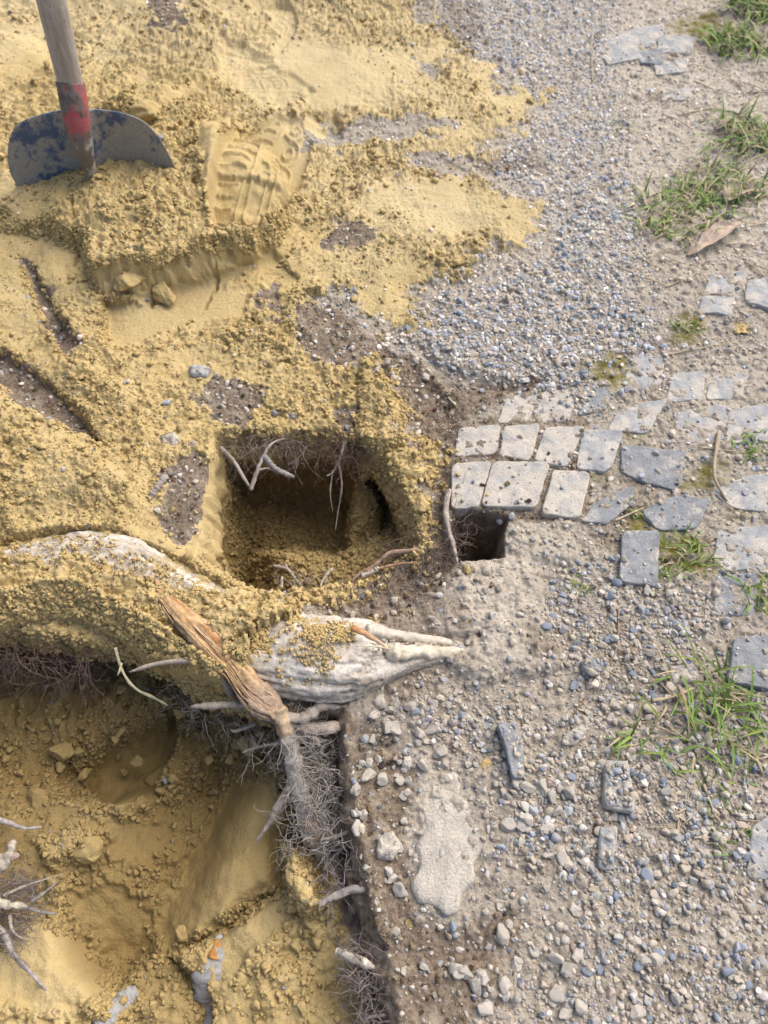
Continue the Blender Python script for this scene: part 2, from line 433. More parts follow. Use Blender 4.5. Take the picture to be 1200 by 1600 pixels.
for pts in ([(965, 680), (1080, 690), (1060, 620), (1045, 620), (1030, 690)], [(920, 745), (1000, 755), (1110, 770), (1130, 720), (1080, 720), (1060, 770), (960, 735)],
            [(955, 830), (1000, 800), (1030, 825), (975, 850)], [(900, 570), (975, 560), (985, 600), (960, 610)], [(1130, 810), (1180, 760), (1190, 790), (1150, 820)],
            [(1030, 40), (1120, 20), (1190, 60), (1120, 80)], [(1030, 820), (1120, 830), (1110, 910), (1030, 910)], [(1060, 480), (1100, 500), (1090, 540), (1050, 530)]):
    moss = np.maximum(moss, ss(sdist(poly(pts), 1) + 0.03 * patch, -0.01, 0.02))
moss *= (1 - sand)

hgy, hgx = np.gradient(H, gy, gx)
steep_face = np.clip(np.hypot(hgx, hgy) - 0.55, 0, 1)
# ---- crumbly relief of the sand, grit of the earth
rough = np.clip(0.75 + 1.1 * fbm(X, Y, 7, 3, 91) + 0.5 * heap, 0.28, 1.0)
rough = np.maximum(rough, 0.9 * cover * on_root)
rough = np.where(d2 > 0, np.clip(rough + 0.2, 0.25, 1), rough)
rough = np.maximum(rough, ss(far_rub, -0.03, 0.02) * (d2 > 0))
rough *= (1 - 0.90 * smooth)
rough *= (1 - 0.9 * infoot)
wx, wy = X + 0.004 * fbm(X, Y, 60, 2, 92), Y + 0.004 * fbm(X, Y, 60, 2, 93)
crumb = np.zeros_like(X)
for cell, amp, sdn in ((0.030, 0.0085, 101), (0.015, 0.0060, 102), (0.0085, 0.0056, 103), (0.0050, 0.0034, 104)):
    f1, cid = worley(wx, wy, cell, sdn)
    dome = np.sqrt(np.maximum(0, 1 - (f1 / 0.72) ** 2)) * (0.35 + 0.65 * cid) * (cid > 0.28 if cell > 0.01 else True)
    crumb = crumb + amp * dome
lowr = rough * rough
bil = np.abs(fbm(wx, wy, 45, 4, 108, 0.6)) * 0.010 + np.abs(fbm(wx, wy, 110, 3, 109, 0.6)) * 0.0045
crumb = 0.75 * crumb * (1 + 0.6 * ss(far_rub, -0.03, 0.02)) + bil * 1.2 + 0.0016 * fbm(X, Y, 300, 2, 110)
H = H + sand * (crumb * (0.25 + 0.75 * rough) * np.clip(rough * 1.3, 0, 1) - 0.005 * lowr) + sand * 0.0007 * (1 - 0.6 * infoot) * fbm(X, Y, 300, 2, 94)
f1, cid = worley(wx, wy, 0.0060, 105)
f2, cid2 = worley(wx, wy, 0.0130, 106)
grit = 0.0022 * np.sqrt(np.maximum(0, 1 - (f1 / 0.7) ** 2)) * cid + 0.0042 * np.sqrt(np.maximum(0, 1 - (f2 / 0.7) ** 2)) * (cid2 > 0.6) * cid2
H = H + (1 - sand) * (grit + 0.002 * fbm(X, Y, 90, 3, 107)) * np.where(bare_earth > 0.5, 0.9, 1)
# cracks in the heap
for ln in ([(112, 405, .04), (122, 360, .045), (124, 318, .05)], [(318, 470, .02), (330, 430, .03), (342, 395, .045)], [(232, 470, .02), (238, 430, .04)],
           [(430, 1290, -.14), (470, 1330, -.12), (480, 1350, -.1)]):
    dl, _ = ldist(PP(ln), 1)
    H -= 0.012 * np.exp(-(dl / 0.0022) ** 2)
# the outer border settles to level ground away from the pits
edge = ss(np.minimum.reduce([X + 1.5, 1.5 - X, Y + 0.42, 2.4 - Y]), 0.0, 0.12)
H = H * edge - 0.004 * (1 - edge)

# ---- overhangs: lower part of steep faces is pushed back under the rim
DX, DY = np.zeros_like(X), np.zeros_like(X)
far2, _ = ldist(poly([(-400, 985), (110, 1000), (215, 1020), (300, 1062), (380, 1095), (440, 1122), (478, 1105), (535, 1110)]), 0)
under = ss(-H, 0.015, 0.11) * (d2 > -0.004) * np.exp(-(far2 / 0.10) ** 2)
DY += 0.150 * under
far1, _ = ldist(poly([(350, 702), (430, 694), (500, 700), (545, 712), (590, 738)], -0.012), 0)
under1 = ss(-H, 0.025, 0.10) * (d1 > -0.004) * np.exp(-(far1 / 0.07) ** 2)
DY += 0.040 * under1
fr, _ = ldist(poly([(150, 470), (172, 484), (240, 474), (335, 450), (400, 428), (432, 402)]), 0)
DY += 0.010 * np.exp(-(fr / 0.014) ** 2) * ss(0.030 - H, 0.0, 0.02) * (d1 < 0)
g1y, g1x = np.gradient(d1, gy, gx)
g2y, g2x = np.gradient(d2, gy, gx)
o1 = ss(-H, 0.03, 0.12) * ss(0.09 - np.abs(d1), 0, 0.05) * (d1 > -0.004) * (Y > 0.47)
DX -= 0.018 * g1x * o1
DY -= 0.014 * g1y * o1
o2 = ss(-H, 0.02, 0.11) * np.exp(-(bank2 / 0.06) ** 2) * (d2 > -0.003)
DX -= 0.040 * g2x * o2
ws = np.maximum(wall1 * (1 - wall1) * (d1 > -0.004), wall2 * (1 - wall2) * (d2 > -0.003)) * 4
DX += ws * 0.010 * fbm(Y + X * 0.4, H + Y * 0.3, 50, 4, 111)
DY += ws * 0.012 * fbm(X + Y * 0.4, H + Y * 0.3, 50, 4, 112)


def hq(x, y, F=None):
    F = H if F is None else F
    """terrain height at plan points (bilinear)"""
    x, y = np.asarray(x, float), np.asarray(y, float)
    i = np.clip(np.searchsorted(gx, x) - 1, 0, NX - 2)
    j = np.clip(np.searchsorted(gy, y) - 1, 0, NY - 2)
    a = np.clip((x - gx[i]) / (gx[i + 1] - gx[i]), 0, 1)
    b = np.clip((y - gy[j]) / (gy[j + 1] - gy[j]), 0, 1)
    return (F[j, i] * (1 - a) + F[j, i + 1] * a) * (1 - b) + (F[j + 1, i] * (1 - a) + F[j + 1, i + 1] * a) * b


def mq(F, x, y):
    i = np.clip(np.searchsorted(gx, x), 0, NX - 1)
    j = np.clip(np.searchsorted(gy, y), 0, NY - 1)
    return F[j, i]


def on(px, py, lift=0.0, z0=0.10):
    """first point of the terrain along the sight line of a pixel"""
    z = np.linspace(z0, -0.30, 500)
    t = (CAM_H - z) / (SP + CP * (py - 800.0) / FPX)
    xs = (px - 600.0) / FPX * t
    ys = (CP - SP * (py - 800.0) / FPX) * t
    below = hq(xs, ys) >= z
    k = int(np.argmax(below)) if below.any() else len(z) - 1
    return np.array([xs[k], ys[k], z[k] + lift])


# ------------------------------------------------------------------ materials
def new_mat(name):
    m = bpy.data.materials.new(name)
    m.use_nodes = True
    nt = m.node_tree
    b = nt.nodes["Principled BSDF"]
    b.inputs["Roughness"].default_value = 0.9
    b.inputs["Specular IOR Level"].default_value = 0.25
    return m, nt, b


def N(nt, kind, **kw):
    n = nt.nodes.new(kind)
    for k, v in kw.items():
        if hasattr(n, k):
            setattr(n, k, v)
        else:
            n.inputs[k].default_value = v
    return n


def noise(nt, co, scale, detail=4, rough=0.6):
    n = N(nt, "ShaderNodeTexNoise")
    n.inputs["Scale"].default_value = scale
    n.inputs["Detail"].default_value = detail
    n.inputs["Roughness"].default_value = rough
    nt.links.new(co, n.inputs["Vector"])
    return n.outputs["Fac"]


def mix(nt, fac, a, b):
    m = N(nt, "ShaderNodeMix", data_type='RGBA')
    for sock, v in ((m.inputs[0], fac), (m.inputs[6], a), (m.inputs[7], b)):
        if isinstance(v, (tuple, list)):
            sock.default_value = (*v[:3], 1)
        elif isinstance(v, (int, float)):
            sock.default_value = v
        else:
            nt.links.new(v, sock)
    return m.outputs[2]


def ramp(nt, fac, lo, hi):
    m = N(nt, "ShaderNodeMapRange")
    m.interpolation_type = 'SMOOTHSTEP'
    nt.links.new(fac, m.inputs[0])
    m.inputs[1].default_value, m.inputs[2].default_value = lo, hi
    return m.outputs[0]


def math_(nt, op, a, b):
    m = N(nt, "ShaderNodeMath", operation=op)
    for s, v in ((m.inputs[0], a), (m.inputs[1], b)):
        if isinstance(v, (int, float)):
            s.default_value = v
        else:
            nt.links.new(v, s)
    return m.outputs[0]


def bump(nt, b, h, strength, dist):
    n = N(nt, "ShaderNodeBump")
    n.inputs["Strength"].default_value = strength
    n.inputs["Distance"].default_value = dist
    nt.links.new(h, n.inputs["Height"])
    nt.links.new(n.outputs[0], b.inputs["Normal"])


def ground_material():
    m, nt, b = new_mat("ground_material")
    co = N(nt, "ShaderNodeTexCoord").outputs["Object"]
    at = {k: N(nt, "ShaderNodeAttribute", attribute_name=k).outputs["Fac"] for k in ("m_sand", "m_soil", "m_dust_haze", "m_moss", "m_damp_shade", "m_dry")}
    n_big, n_mid, n_fine, n_grain = noise(nt, co, 7, 4), noise(nt, co, 45, 5), noise(nt, co, 220, 4, 0.7), noise(nt, co, 900, 2, 0.7)
    sandc = mix(nt, ramp(nt, n_mid, 0.3, 0.7), (0.490, 0.362, 0.158), (0.560, 0.424, 0.202))
    sandc = mix(nt, ramp(nt, n_big, 0.35, 0.7), sandc, (0.58, 0.445, 0.225))
    sandc = mix(nt, at["m_dry"], sandc, (0.60, 0.475, 0.265))
    sandc = mix(nt, at["m_damp_shade"], sandc, (0.265, 0.182, 0.070))  # damp sand tone, which also paints shade into the pits
    sandc = mix(nt, ramp(nt, n_grain, 0.66, 0.74), sandc, (0.26, 0.185, 0.09))
    soilc = mix(nt, ramp(nt, n_fine, 0.3, 0.7), (0.125, 0.088, 0.060), (0.27, 0.205, 0.148))
    soilc = mix(nt, ramp(nt, n_mid, 0.45, 0.75), soilc, (0.38, 0.315, 0.24))
    dirt = mix(nt, ramp(nt, n_fine, 0.3, 0.72), (0.235, 0.195, 0.148), (0.52, 0.45, 0.365))
    dirt = mix(nt, ramp(nt, n_big, 0.4, 0.7), dirt, (0.42, 0.365, 0.295))
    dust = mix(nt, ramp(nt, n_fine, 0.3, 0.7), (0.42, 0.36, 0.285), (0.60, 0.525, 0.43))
    c = mix(nt, math_(nt, 'MULTIPLY', at["m_dust_haze"], ramp(nt, n_mid, 0.28, 0.6)), dirt, dust)
    c = mix(nt, math_(nt, 'MULTIPLY', at["m_soil"], ramp(nt, n_mid, 0.2, 0.5)), c, soilc)
    c = mix(nt, math_(nt, 'MULTIPLY', at["m_moss"], ramp(nt, n_mid, 0.3, 0.6)), c, mix(nt, n_fine, (0.13, 0.115, 0.025), (0.24, 0.20, 0.05)))
    sm = math_(nt, 'ADD', at["m_sand"], math_(nt, 'MULTIPLY', math_(nt, 'SUBTRACT', n_fine, 0.5), 0.9))
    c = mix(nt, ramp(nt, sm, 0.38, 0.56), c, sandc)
    nt.links.new(c, b.inputs["Base Color"])
    bump(nt, b, math_(nt, 'ADD', math_(nt, 'MULTIPLY', n_grain, 0.4), n_fine), 0.9, 0.0034)
    b.inputs["Roughness"].default_value = 0.95
    b.inputs["Specular IOR Level"].default_value = 0.15
    return m


def stone_material(name, dust=0.4, a=None, b_=None, use_attr=True, dustc=(0.50, 0.44, 0.36), scale=60, bmp=0.5):
    """stone; own colour from the attribute 'col' or a pair of colours, with dusty blotches"""
    m, nt, b = new_mat(name)
    co = N(nt, "ShaderNodeTexCoord").outputs["Object"]
    nf, nm = noise(nt, co, scale * 8, 4, 0.65), noise(nt, co, scale, 5, 0.6)
    if use_attr:
        base = N(nt, "ShaderNodeAttribute", attribute_name="col").outputs["Color"]
        base = mix(nt, ramp(nt, nf, 0.55, 0.75), base, mix(nt, 0.45, base, (0.08, 0.07, 0.06)))
    else:
        base = mix(nt, ramp(nt, nm, 0.3, 0.7), a, b_)
        base = mix(nt, ramp(nt, nf, 0.5, 0.8), base, mix(nt, 0.5, base, (0.62, 0.60, 0.56)))
    nd = noise(nt, co, scale * 0.75, 6, 0.7)
    k = 0.72 - 0.5 * dust
    base = mix(nt, ramp(nt, nd, k - 0.08, k + 0.06), base, mix(nt, ramp(nt, nf, 0.35, 0.65), tuple(0.72 * q for q in dustc), dustc))
    if not use_attr:
        pit = noise(nt, co, scale * 3, 3, 0.6)
        base = mix(nt, ramp(nt, pit, 0.62, 0.78), base, mix(nt, 0.65, base, (0.10, 0.085, 0.065)))
    nt.links.new(base, b.inputs["Base Color"])
    bump(nt, b, math_(nt, 'ADD', nf, nm), bmp, 0.002)
    b.inputs["Roughness"].default_value = 0.85
    return m


def attr_material(name, rough=0.85, streak=None, bmp=0.3, dark=0.5, scale=300, dist=0.001):
    """colour from the attribute 'col' with fine dark/light mottling"""
    m, nt, b = new_mat(name)
    co = N(nt, "ShaderNodeTexCoord").outputs["Object"]
    base = N(nt, "ShaderNodeAttribute", attribute_name="col").outputs["Color"]
    nf = noise(nt, co, scale, 4, 0.65)
    d = mix(nt, 1.0, base, base)
    mm = N(nt, "ShaderNodeMix", data_type='RGBA', blend_type='MULTIPLY')
    mm.inputs[0].default_value = 1.0
    nt.links.new(d, mm.inputs[6])
    mm.inputs[7].default_value = (dark, dark, dark, 1)
    c = mix(nt, ramp(nt, nf, 0.35, 0.65), mm.outputs[2], base)
    nt.links.new(c, b.inputs["Base Color"])
    b.inputs["Roughness"].default_value = rough
    if bmp:
        bump(nt, b, nf, bmp, dist)
    return m


M_GROUND = ground_material()
M_GRAVEL = stone_material("gravel_material", 0.35, scale=90)
M_PEBBLE = stone_material("pebble_material", 0.20, scale=70)
M_DUSTY = stone_material("dusty_stone_material", 0.55, (0.27, 0.265, 0.26), (0.40, 0.385, 0.36), False, (0.54, 0.485, 0.41))
M_SLATE = stone_material("slate_stone_material", 0.26, (0.165, 0.172, 0.180), (0.27, 0.275, 0.28), False, (0.50, 0.455, 0.39))
M_MIDSTONE = stone_material("grey_stone_material", 0.38, (0.25, 0.255, 0.26), (0.37, 0.365, 0.355), False, (0.56, 0.505, 0.43))
M_SLAB = stone_material("mortar_slab_material", 0.45, (0.36, 0.32, 0.265), (0.48, 0.43, 0.36), False, (0.56, 0.50, 0.42), 45, 0.9)
M_CRUMB = attr_material("sand_crumb_material", 0.95, dark=0.78, bmp=0.5, scale=420)
M_SOILC = attr_material("soil_crumb_material", 0.95, dark=0.6, bmp=0.5, scale=300)
M_ROOT = attr_material("root_bark_material", 0.85, dark=0.72, bmp=0.7, scale=200, dist=0.0022)
M_HAIR = attr_material("root_hair_material", 0.85, dark=0.7, bmp=0.0, scale=120)
M_GRASS = attr_material("grass_blade_material", 0.55, dark=0.75, bmp=0.0, scale=200)
M_STRAW = attr_material("dry_straw_material", 0.75, dark=0.7, bmp=0.2, scale=200)


# ------------------------------------------------------------------ mesh building
class MB:
    def __init__(self):
        self.v, self.q, self.t, self.c, self.n = [], [], [], [], 0

    def add(self, v, q=None, t=None, col=(1, 1, 1)):
        v = np.asarray(v, float).reshape(-1, 3)
        if q is not None and len(q):
            self.q.append(np.asarray(q, np.int64) + self.n)
        if t is not None and len(t):
            self.t.append(np.asarray(t, np.int64) + self.n)
        col = np.asarray(col, float)
        if col.ndim == 1:
            col = np.tile(col[:3], (len(v), 1))
        self.v.append(v)
        self.c.append(col[:, :3])
        self.n += len(v)

    def build(self, name, mat, parent=None, smooth=True, origin=None):
        v = np.concatenate(self.v)
        c = np.concatenate(self.c)
        q = np.concatenate(self.q) if self.q else np.zeros((0, 4), np.int64)
        t = np.concatenate(self.t) if self.t else np.zeros((0, 3), np.int64)
        if origin is not None:
            v = v - np.asarray(origin)
        me = raw_mesh(name, v, q, t, smooth)
        at = me.color_attributes.new("col", 'FLOAT_COLOR', 'POINT')
        at.data.foreach_set("color", np.concatenate([c, np.ones((len(c), 1))], 1).astype(np.float32).ravel())
        me.materials.append(mat)
        ob = bpy.data.objects.new(name, me)
        scene.collection.objects.link(ob)
        if parent is not None:
            ob.parent = parent
        elif origin is not None:
            ob.location = origin
        return ob


def raw_mesh(name, v, q, t, smooth=True):
    me = bpy.data.meshes.new(name)
    me.vertices.add(len(v))
    me.vertices.foreach_set("co", v.astype(np.float32).ravel())
    nl = 4 * len(q) + 3 * len(t)
    me.loops.add(nl)
    me.loops.foreach_set("vertex_index", np.concatenate([q.ravel(), t.ravel()]).astype(np.int32))
    me.polygons.add(len(q) + len(t))
    st = np.concatenate([np.arange(len(q)) * 4, 4 * len(q) + np.arange(len(t)) * 3]).astype(np.int32)
    me.polygons.foreach_set("loop_start", st)
    me.polygons.foreach_set("use_smooth", np.full(len(q) + len(t), smooth))
    me.update(calc_edges=True)
    return me


def tag(o, label=None, cat=None, group=None, kind=None):
    for k, val in (("label", label), ("category", cat), ("group", group), ("kind", kind)):
        if val is not None:
            o[k] = val
    return o


def empty(name, loc):
    o = bpy.data.objects.new(name, None)
    o.empty_display_size = 0.05
    o.location = loc
    scene.collection.objects.link(o)
    return o


def local(o, root):
    """keep a part's world place under its thing's Empty"""
    o.parent = root
    o.location = -Vector(root.location)
    return o


def catmull(pts, n):
    pts = np.asarray(pts, float)
    p = np.vstack([2 * pts[0] - pts[1], pts, 2 * pts[-1] - pts[-2]])
    m = len(pts) - 1
    s = np.linspace(0, m, n)
    k = np.minimum(s.astype(int), m - 1)
    t = (s - k)[:, None]
    a, b, c, d = p[k], p[k + 1], p[k + 2], p[k + 3]
    return 0.5 * ((2 * b) + (c - a) * t + (2 * a - 5 * b + 4 * c - d) * t * t + (3 * b - a - 3 * c + d) * t ** 3)


def frames(path):
    tg = np.gradient(path, axis=0)
    tg /= np.linalg.norm(tg, axis=1, keepdims=True) + 1e-12
    up = np.array([0, 0, 1.0]) if abs(tg[0][2]) < 0.9 else np.array([0, 1.0, 0])
    n0 = np.cross(tg[0], up)
    n0 /= np.linalg.norm(n0)
    ns, bs = [], []
    for k in range(len(path)):
        n0 = n0 - tg[k] * np.dot(n0, tg[k])
        n0 /= np.linalg.norm(n0) + 1e-12
        ns.append(n0)
        bs.append(np.cross(tg[k], n0))
    return np.array(ns), np.array(bs)


def tube(mb, path, rad, sides=6, col=(1, 1, 1), wob=0.0, seed=0, col2=None, flat=1.0):
    path = np.asarray(path, float)
    n = len(path)
    rad = np.broadcast_to(rad, (n,)).astype(float)
    ns, bs = frames(path)
    th = np.arange(sides) * 2 * math.pi / sides
    rr = rad[:, None] * np.ones((1, sides))
    if wob:
        ii, jj = np.meshgrid(np.arange(n), np.arange(sides), indexing='ij')
        rr = rr * (1 + wob * vnoise(ii * 0.45 + seed * 3.1, np.sin(th)[None] * 1.5 + 0 * jj + np.cos(th)[None], seed))
    v = path[:, None] + rr[..., None] * (np.cos(th)[None, :, None] * ns[:, None] + flat * np.sin(th)[None, :, None] * bs[:, None])
    v = v.reshape(-1, 3)
    i = np.arange(n - 1)[:, None] * sides
    j = np.arange(sides)[None]
    jn = (j + 1) % sides
    q = np.stack([i + j, i + jn, i + sides + jn, i + sides + j], -1).reshape(-1, 4)
    v = np.vstack([v, path[:1], path[-1:]])
    k0, k1 = n * sides, n * sides + 1
    jj = np.arange(sides)
    t = np.vstack([np.stack([np.full(sides, k0), (jj + 1) % sides, jj], 1),
                   np.stack([np.full(sides, k1), (n - 1) * sides + jj, (n - 1) * sides + (jj + 1) % sides], 1)])
    c = np.asarray(col, float)
    if c.ndim == 1:
        c = np.tile(c, (n, 1))
    if col2 is not None:
        w = np.linspace(0, 1, n)[:, None]
        c = c * (1 - w) + np.asarray(col2) * w
    cc = np.repeat(c, sides, 0)
    if sides > 4:
        ii, jj = np.meshgrid(np.arange(n), np.arange(sides), indexing='ij')
        cc = np.clip(cc * (1 + 0.28 * fbm(ii * 0.16 + seed * 7.7, np.sin(th)[None] * 1.3 + np.cos(th)[None] * 0.7 + 0 * jj, 1.0, 3, seed + 3)).reshape(-1, 1), 0, 1)
    cc = np.vstack([cc, c[:1], c[-1:]])
    mb.add(v, q, t, cc)


def ico(sub):
    bm = bmesh.new()
    bmesh.ops.create_icosphere(bm, subdivisions=sub, radius=1.0)
    v = np.array([x.co[:] for x in bm.verts])
    f = np.array([[y.index for y in x.verts] for x in bm.faces])
    bm.free()
    return v, f


OCT = (np.array([(1, 0, 0), (-1, 0, 0), (0, 1, 0), (0, -1, 0), (0, 0, 1), (0, 0, -1)], float),
       np.array([(0, 2, 4), (2, 1, 4), (1, 3, 4), (3, 0, 4), (2, 0, 5), (1, 2, 5), (3, 1, 5), (0, 3, 5)]))
ICO = {1: ico(1), 2: ico(2), 3: ico(3), 4: ico(4)}


def n3(p, f, seed):
    return (vnoise(p[..., 0] * f + 3.1, p[..., 1] * f + p[..., 2] * f * 0.71, seed)
            + vnoise(p[..., 1] * f - 7.7, p[..., 2] * f + p[..., 0] * f * 0.63, seed + 1)
            + vnoise(p[..., 2] * f + 1.9, p[..., 0] * f - p[..., 1] * f * 0.57, seed + 2)) / 3


def protos(sub, count, amp, f, facet, seed):
    v, fc = ICO[sub]
    r = np.random.default_rng(seed)
    out = []
    for k in range(count):
        p = v.copy()
        if facet:                                          # cut by random planes: crushed stone
            for _ in range(facet):
                nrm = r.normal(size=3)
                nrm /= np.linalg.norm(nrm)
                h = r.uniform(0.45, 0.8)
                d = p @ nrm
                over = np.maximum(d - h, 0)
                p = p - over[:, None] * nrm * 0.94
        p = p * (1 + amp * n3(v * 1.0 + k * 11.3, f, seed + k)[:, None] + amp * 0.5 * n3(v + k * 5.3, f * 2.3, seed + k + 50)[:, None])
        out.append(p)
    return np.array(out), fc


def rot(n, r, tilt=1.0):
    q = r.normal(size=(n, 4))
    q[:, 1:3] *= tilt
    q /= np.linalg.norm(q, axis=1, keepdims=True)
    w, x, y, z = q.T
    return np.stack([np.stack([1 - 2 * (y * y + z * z), 2 * (x * y - z * w), 2 * (x * z + y * w)], -1),
                     np.stack([2 * (x * y + z * w), 1 - 2 * (x * x + z * z), 2 * (y * z - x * w)], -1),
                     np.stack([2 * (x * z - y * w), 2 * (y * z + x * w), 1 - 2 * (x * x + y * y)], -1)], 1)


def scatter(mb, pts, rad, col, pro, r, sq=(0.55, 1.0), tilt=0.5):
    """adds one small stone or crumb per point"""
    pv, pf = pro
    n, k = len(pts), pv.shape[1]
    if n == 0:
        return
    sel = r.integers(0, len(pv), n)
    s = np.stack([r.uniform(0.8, 1.25, n), r.uniform(0.7, 1.0, n), r.uniform(sq[0], sq[1], n)], 1)
    v = pv[sel] * s[:, None, :]
    v = np.einsum('nij,nkj->nki', rot(n, r, tilt), v) * rad[:, None, None] + pts[:, None]
    f = (np.arange(n)[:, None, None] * k + pf[None]).reshape(-1, 3)
    mb.add(v.reshape(-1, 3), None, f, np.repeat(col, k, 0))


PAL_GRAVEL = np.array([(0.235, 0.260, 0.310), (0.29, 0.31, 0.35), (0.37, 0.38, 0.395), (0.42, 0.40, 0.37), (0.47, 0.41, 0.33), (0.40, 0.33, 0.25),
                       (0.52, 0.44, 0.35), (0.60, 0.57, 0.52), (0.30, 0.25, 0.20), (0.14, 0.15, 0.17), (0.44, 0.36, 0.29), (0.55, 0.50, 0.43)]) * 1.18
W_BLUE = np.array([4.0, 4.0, 3.5, 2.0, 1.5, 1.0, 1.0, 1.2, 0.6, 1.0, 0.8, 1.2])
W_BEIGE = np.array([1.0, 1.0, 1.4, 2.5, 3.5, 2.5, 3.0, 1.5, 1.2, 0.5, 2.5, 3.0])


def pick(pal, w, n, r, jit=0.10):
    c = pal[r.choice(len(pal), n, p=w / w.sum())]
    return np.clip(c * (1 + jit * r.normal(size=(n, 1))) + 0.01 * r.normal(size=(n, 3)), 0.01, 0.8)


# ------------------------------------------------------------------ the ground itself, in four sheets
def build_ground():
    XX, YY = X + DX, Y + DY
    v = np.stack([XX, YY, H], -1).reshape(-1, 3)
    idx = np.arange(NX * NY).reshape(NY, NX)
    q = np.stack([idx[:-1, :-1], idx[:-1, 1:], idx[1:, 1:], idx[1:, :-1]], -1).reshape(-1, 4)

    def fm(a):
        return (a[:-1, :-1] + a[1:, 1:]).ravel() / 2
    fs, fo = fm(sand), fm(soil)
    cls = np.where(fs > 0.5, 0, np.where(fo > 0.5, 1, 2))
    damp = np.clip(ss(-H, 0.03, 0.14) * 1.0 - 0.55 * ss(d_lf, -0.01, 0.03) * (d2 > 0) + 0.25 * fbm(X, Y, 10, 3, 121), 0, 1)  # damp by depth plus painted pit shade; lit bottom-left plane painted paler
    dry = ss(sdist(poly([(-200, -200), (600, -200), (860, 150), (860, 420), (560, 440), (470, 300), (300, 130), (-200, 120)]), 1) + 0.06 * patch, -0.05, 0.10) * (0.6 + 0.4 * np.clip(smooth + 0.5, 0, 1))
    att = {"m_sand": sand, "m_soil": soil, "m_dust_haze": dusty, "m_moss": moss, "m_damp_shade": damp, "m_dry": dry}
    for k, name in enumerate(("sand", "soil", "gravel_path")):
        qq = q[cls == k]
        used, inv = np.unique(qq, return_inverse=True)
        me = raw_mesh(name, v[used], inv.reshape(-1, 4), np.zeros((0, 3), np.int64))
        for an, arr in att.items():
            a = me.attributes.new(an, 'FLOAT', 'POINT')
            a.data.foreach_set("value", arr.ravel()[used].astype(np.float32))
        me.materials.append(M_GROUND)
        o = bpy.data.objects.new(name, me)
        scene.collection.objects.link(o)
        tag(o, kind="structure")
    # the ground beyond, a ring out to the horizon
    xs = np.array([-60, -1.48, 1.48, 60.0])
    ys = np.array([-60, -0.40, 2.38, 60.0])
    vv = np.array([(a, b, -0.006) for b in ys for a in xs])
    qq = [(j * 4 + i, j * 4 + i + 1, j * 4 + i + 5, j * 4 + i + 4) for j in range(3) for i in range(3) if (i, j) != (1, 1)]
    me = raw_mesh("ground", vv, np.array(qq), np.zeros((0, 3), np.int64))
    me.materials.append(M_GROUND)
    o = bpy.data.objects.new("ground", me)
    scene.collection.objects.link(o)
    tag(o, kind="structure")


build_ground()


# ------------------------------------------------------------------ stones set in the ground
def outline(pts, n, roundness=2, cut=0.085):
    """closed plan outline through the pixels, corners rounded"""
    p = np.asarray(pts, float)
    for _ in range(roundness):
        nx = np.roll(p, -1, 0)
        p = np.stack([p * (1 - cut) + nx * cut, p * cut + nx * (1 - cut)], 1).reshape(-1, 2)
    seg = np.linalg.norm(np.roll(p, -1, 0) - p, axis=1)
    cum = np.concatenate([[0], np.cumsum(seg)])
    pc = np.vstack([p, p[:1]])
    s = np.linspace(0, cum[-1], n, endpoint=False)
    return np.stack([np.interp(s, cum, pc[:, 0]), np.interp(s, cum, pc[:, 1])], 1)


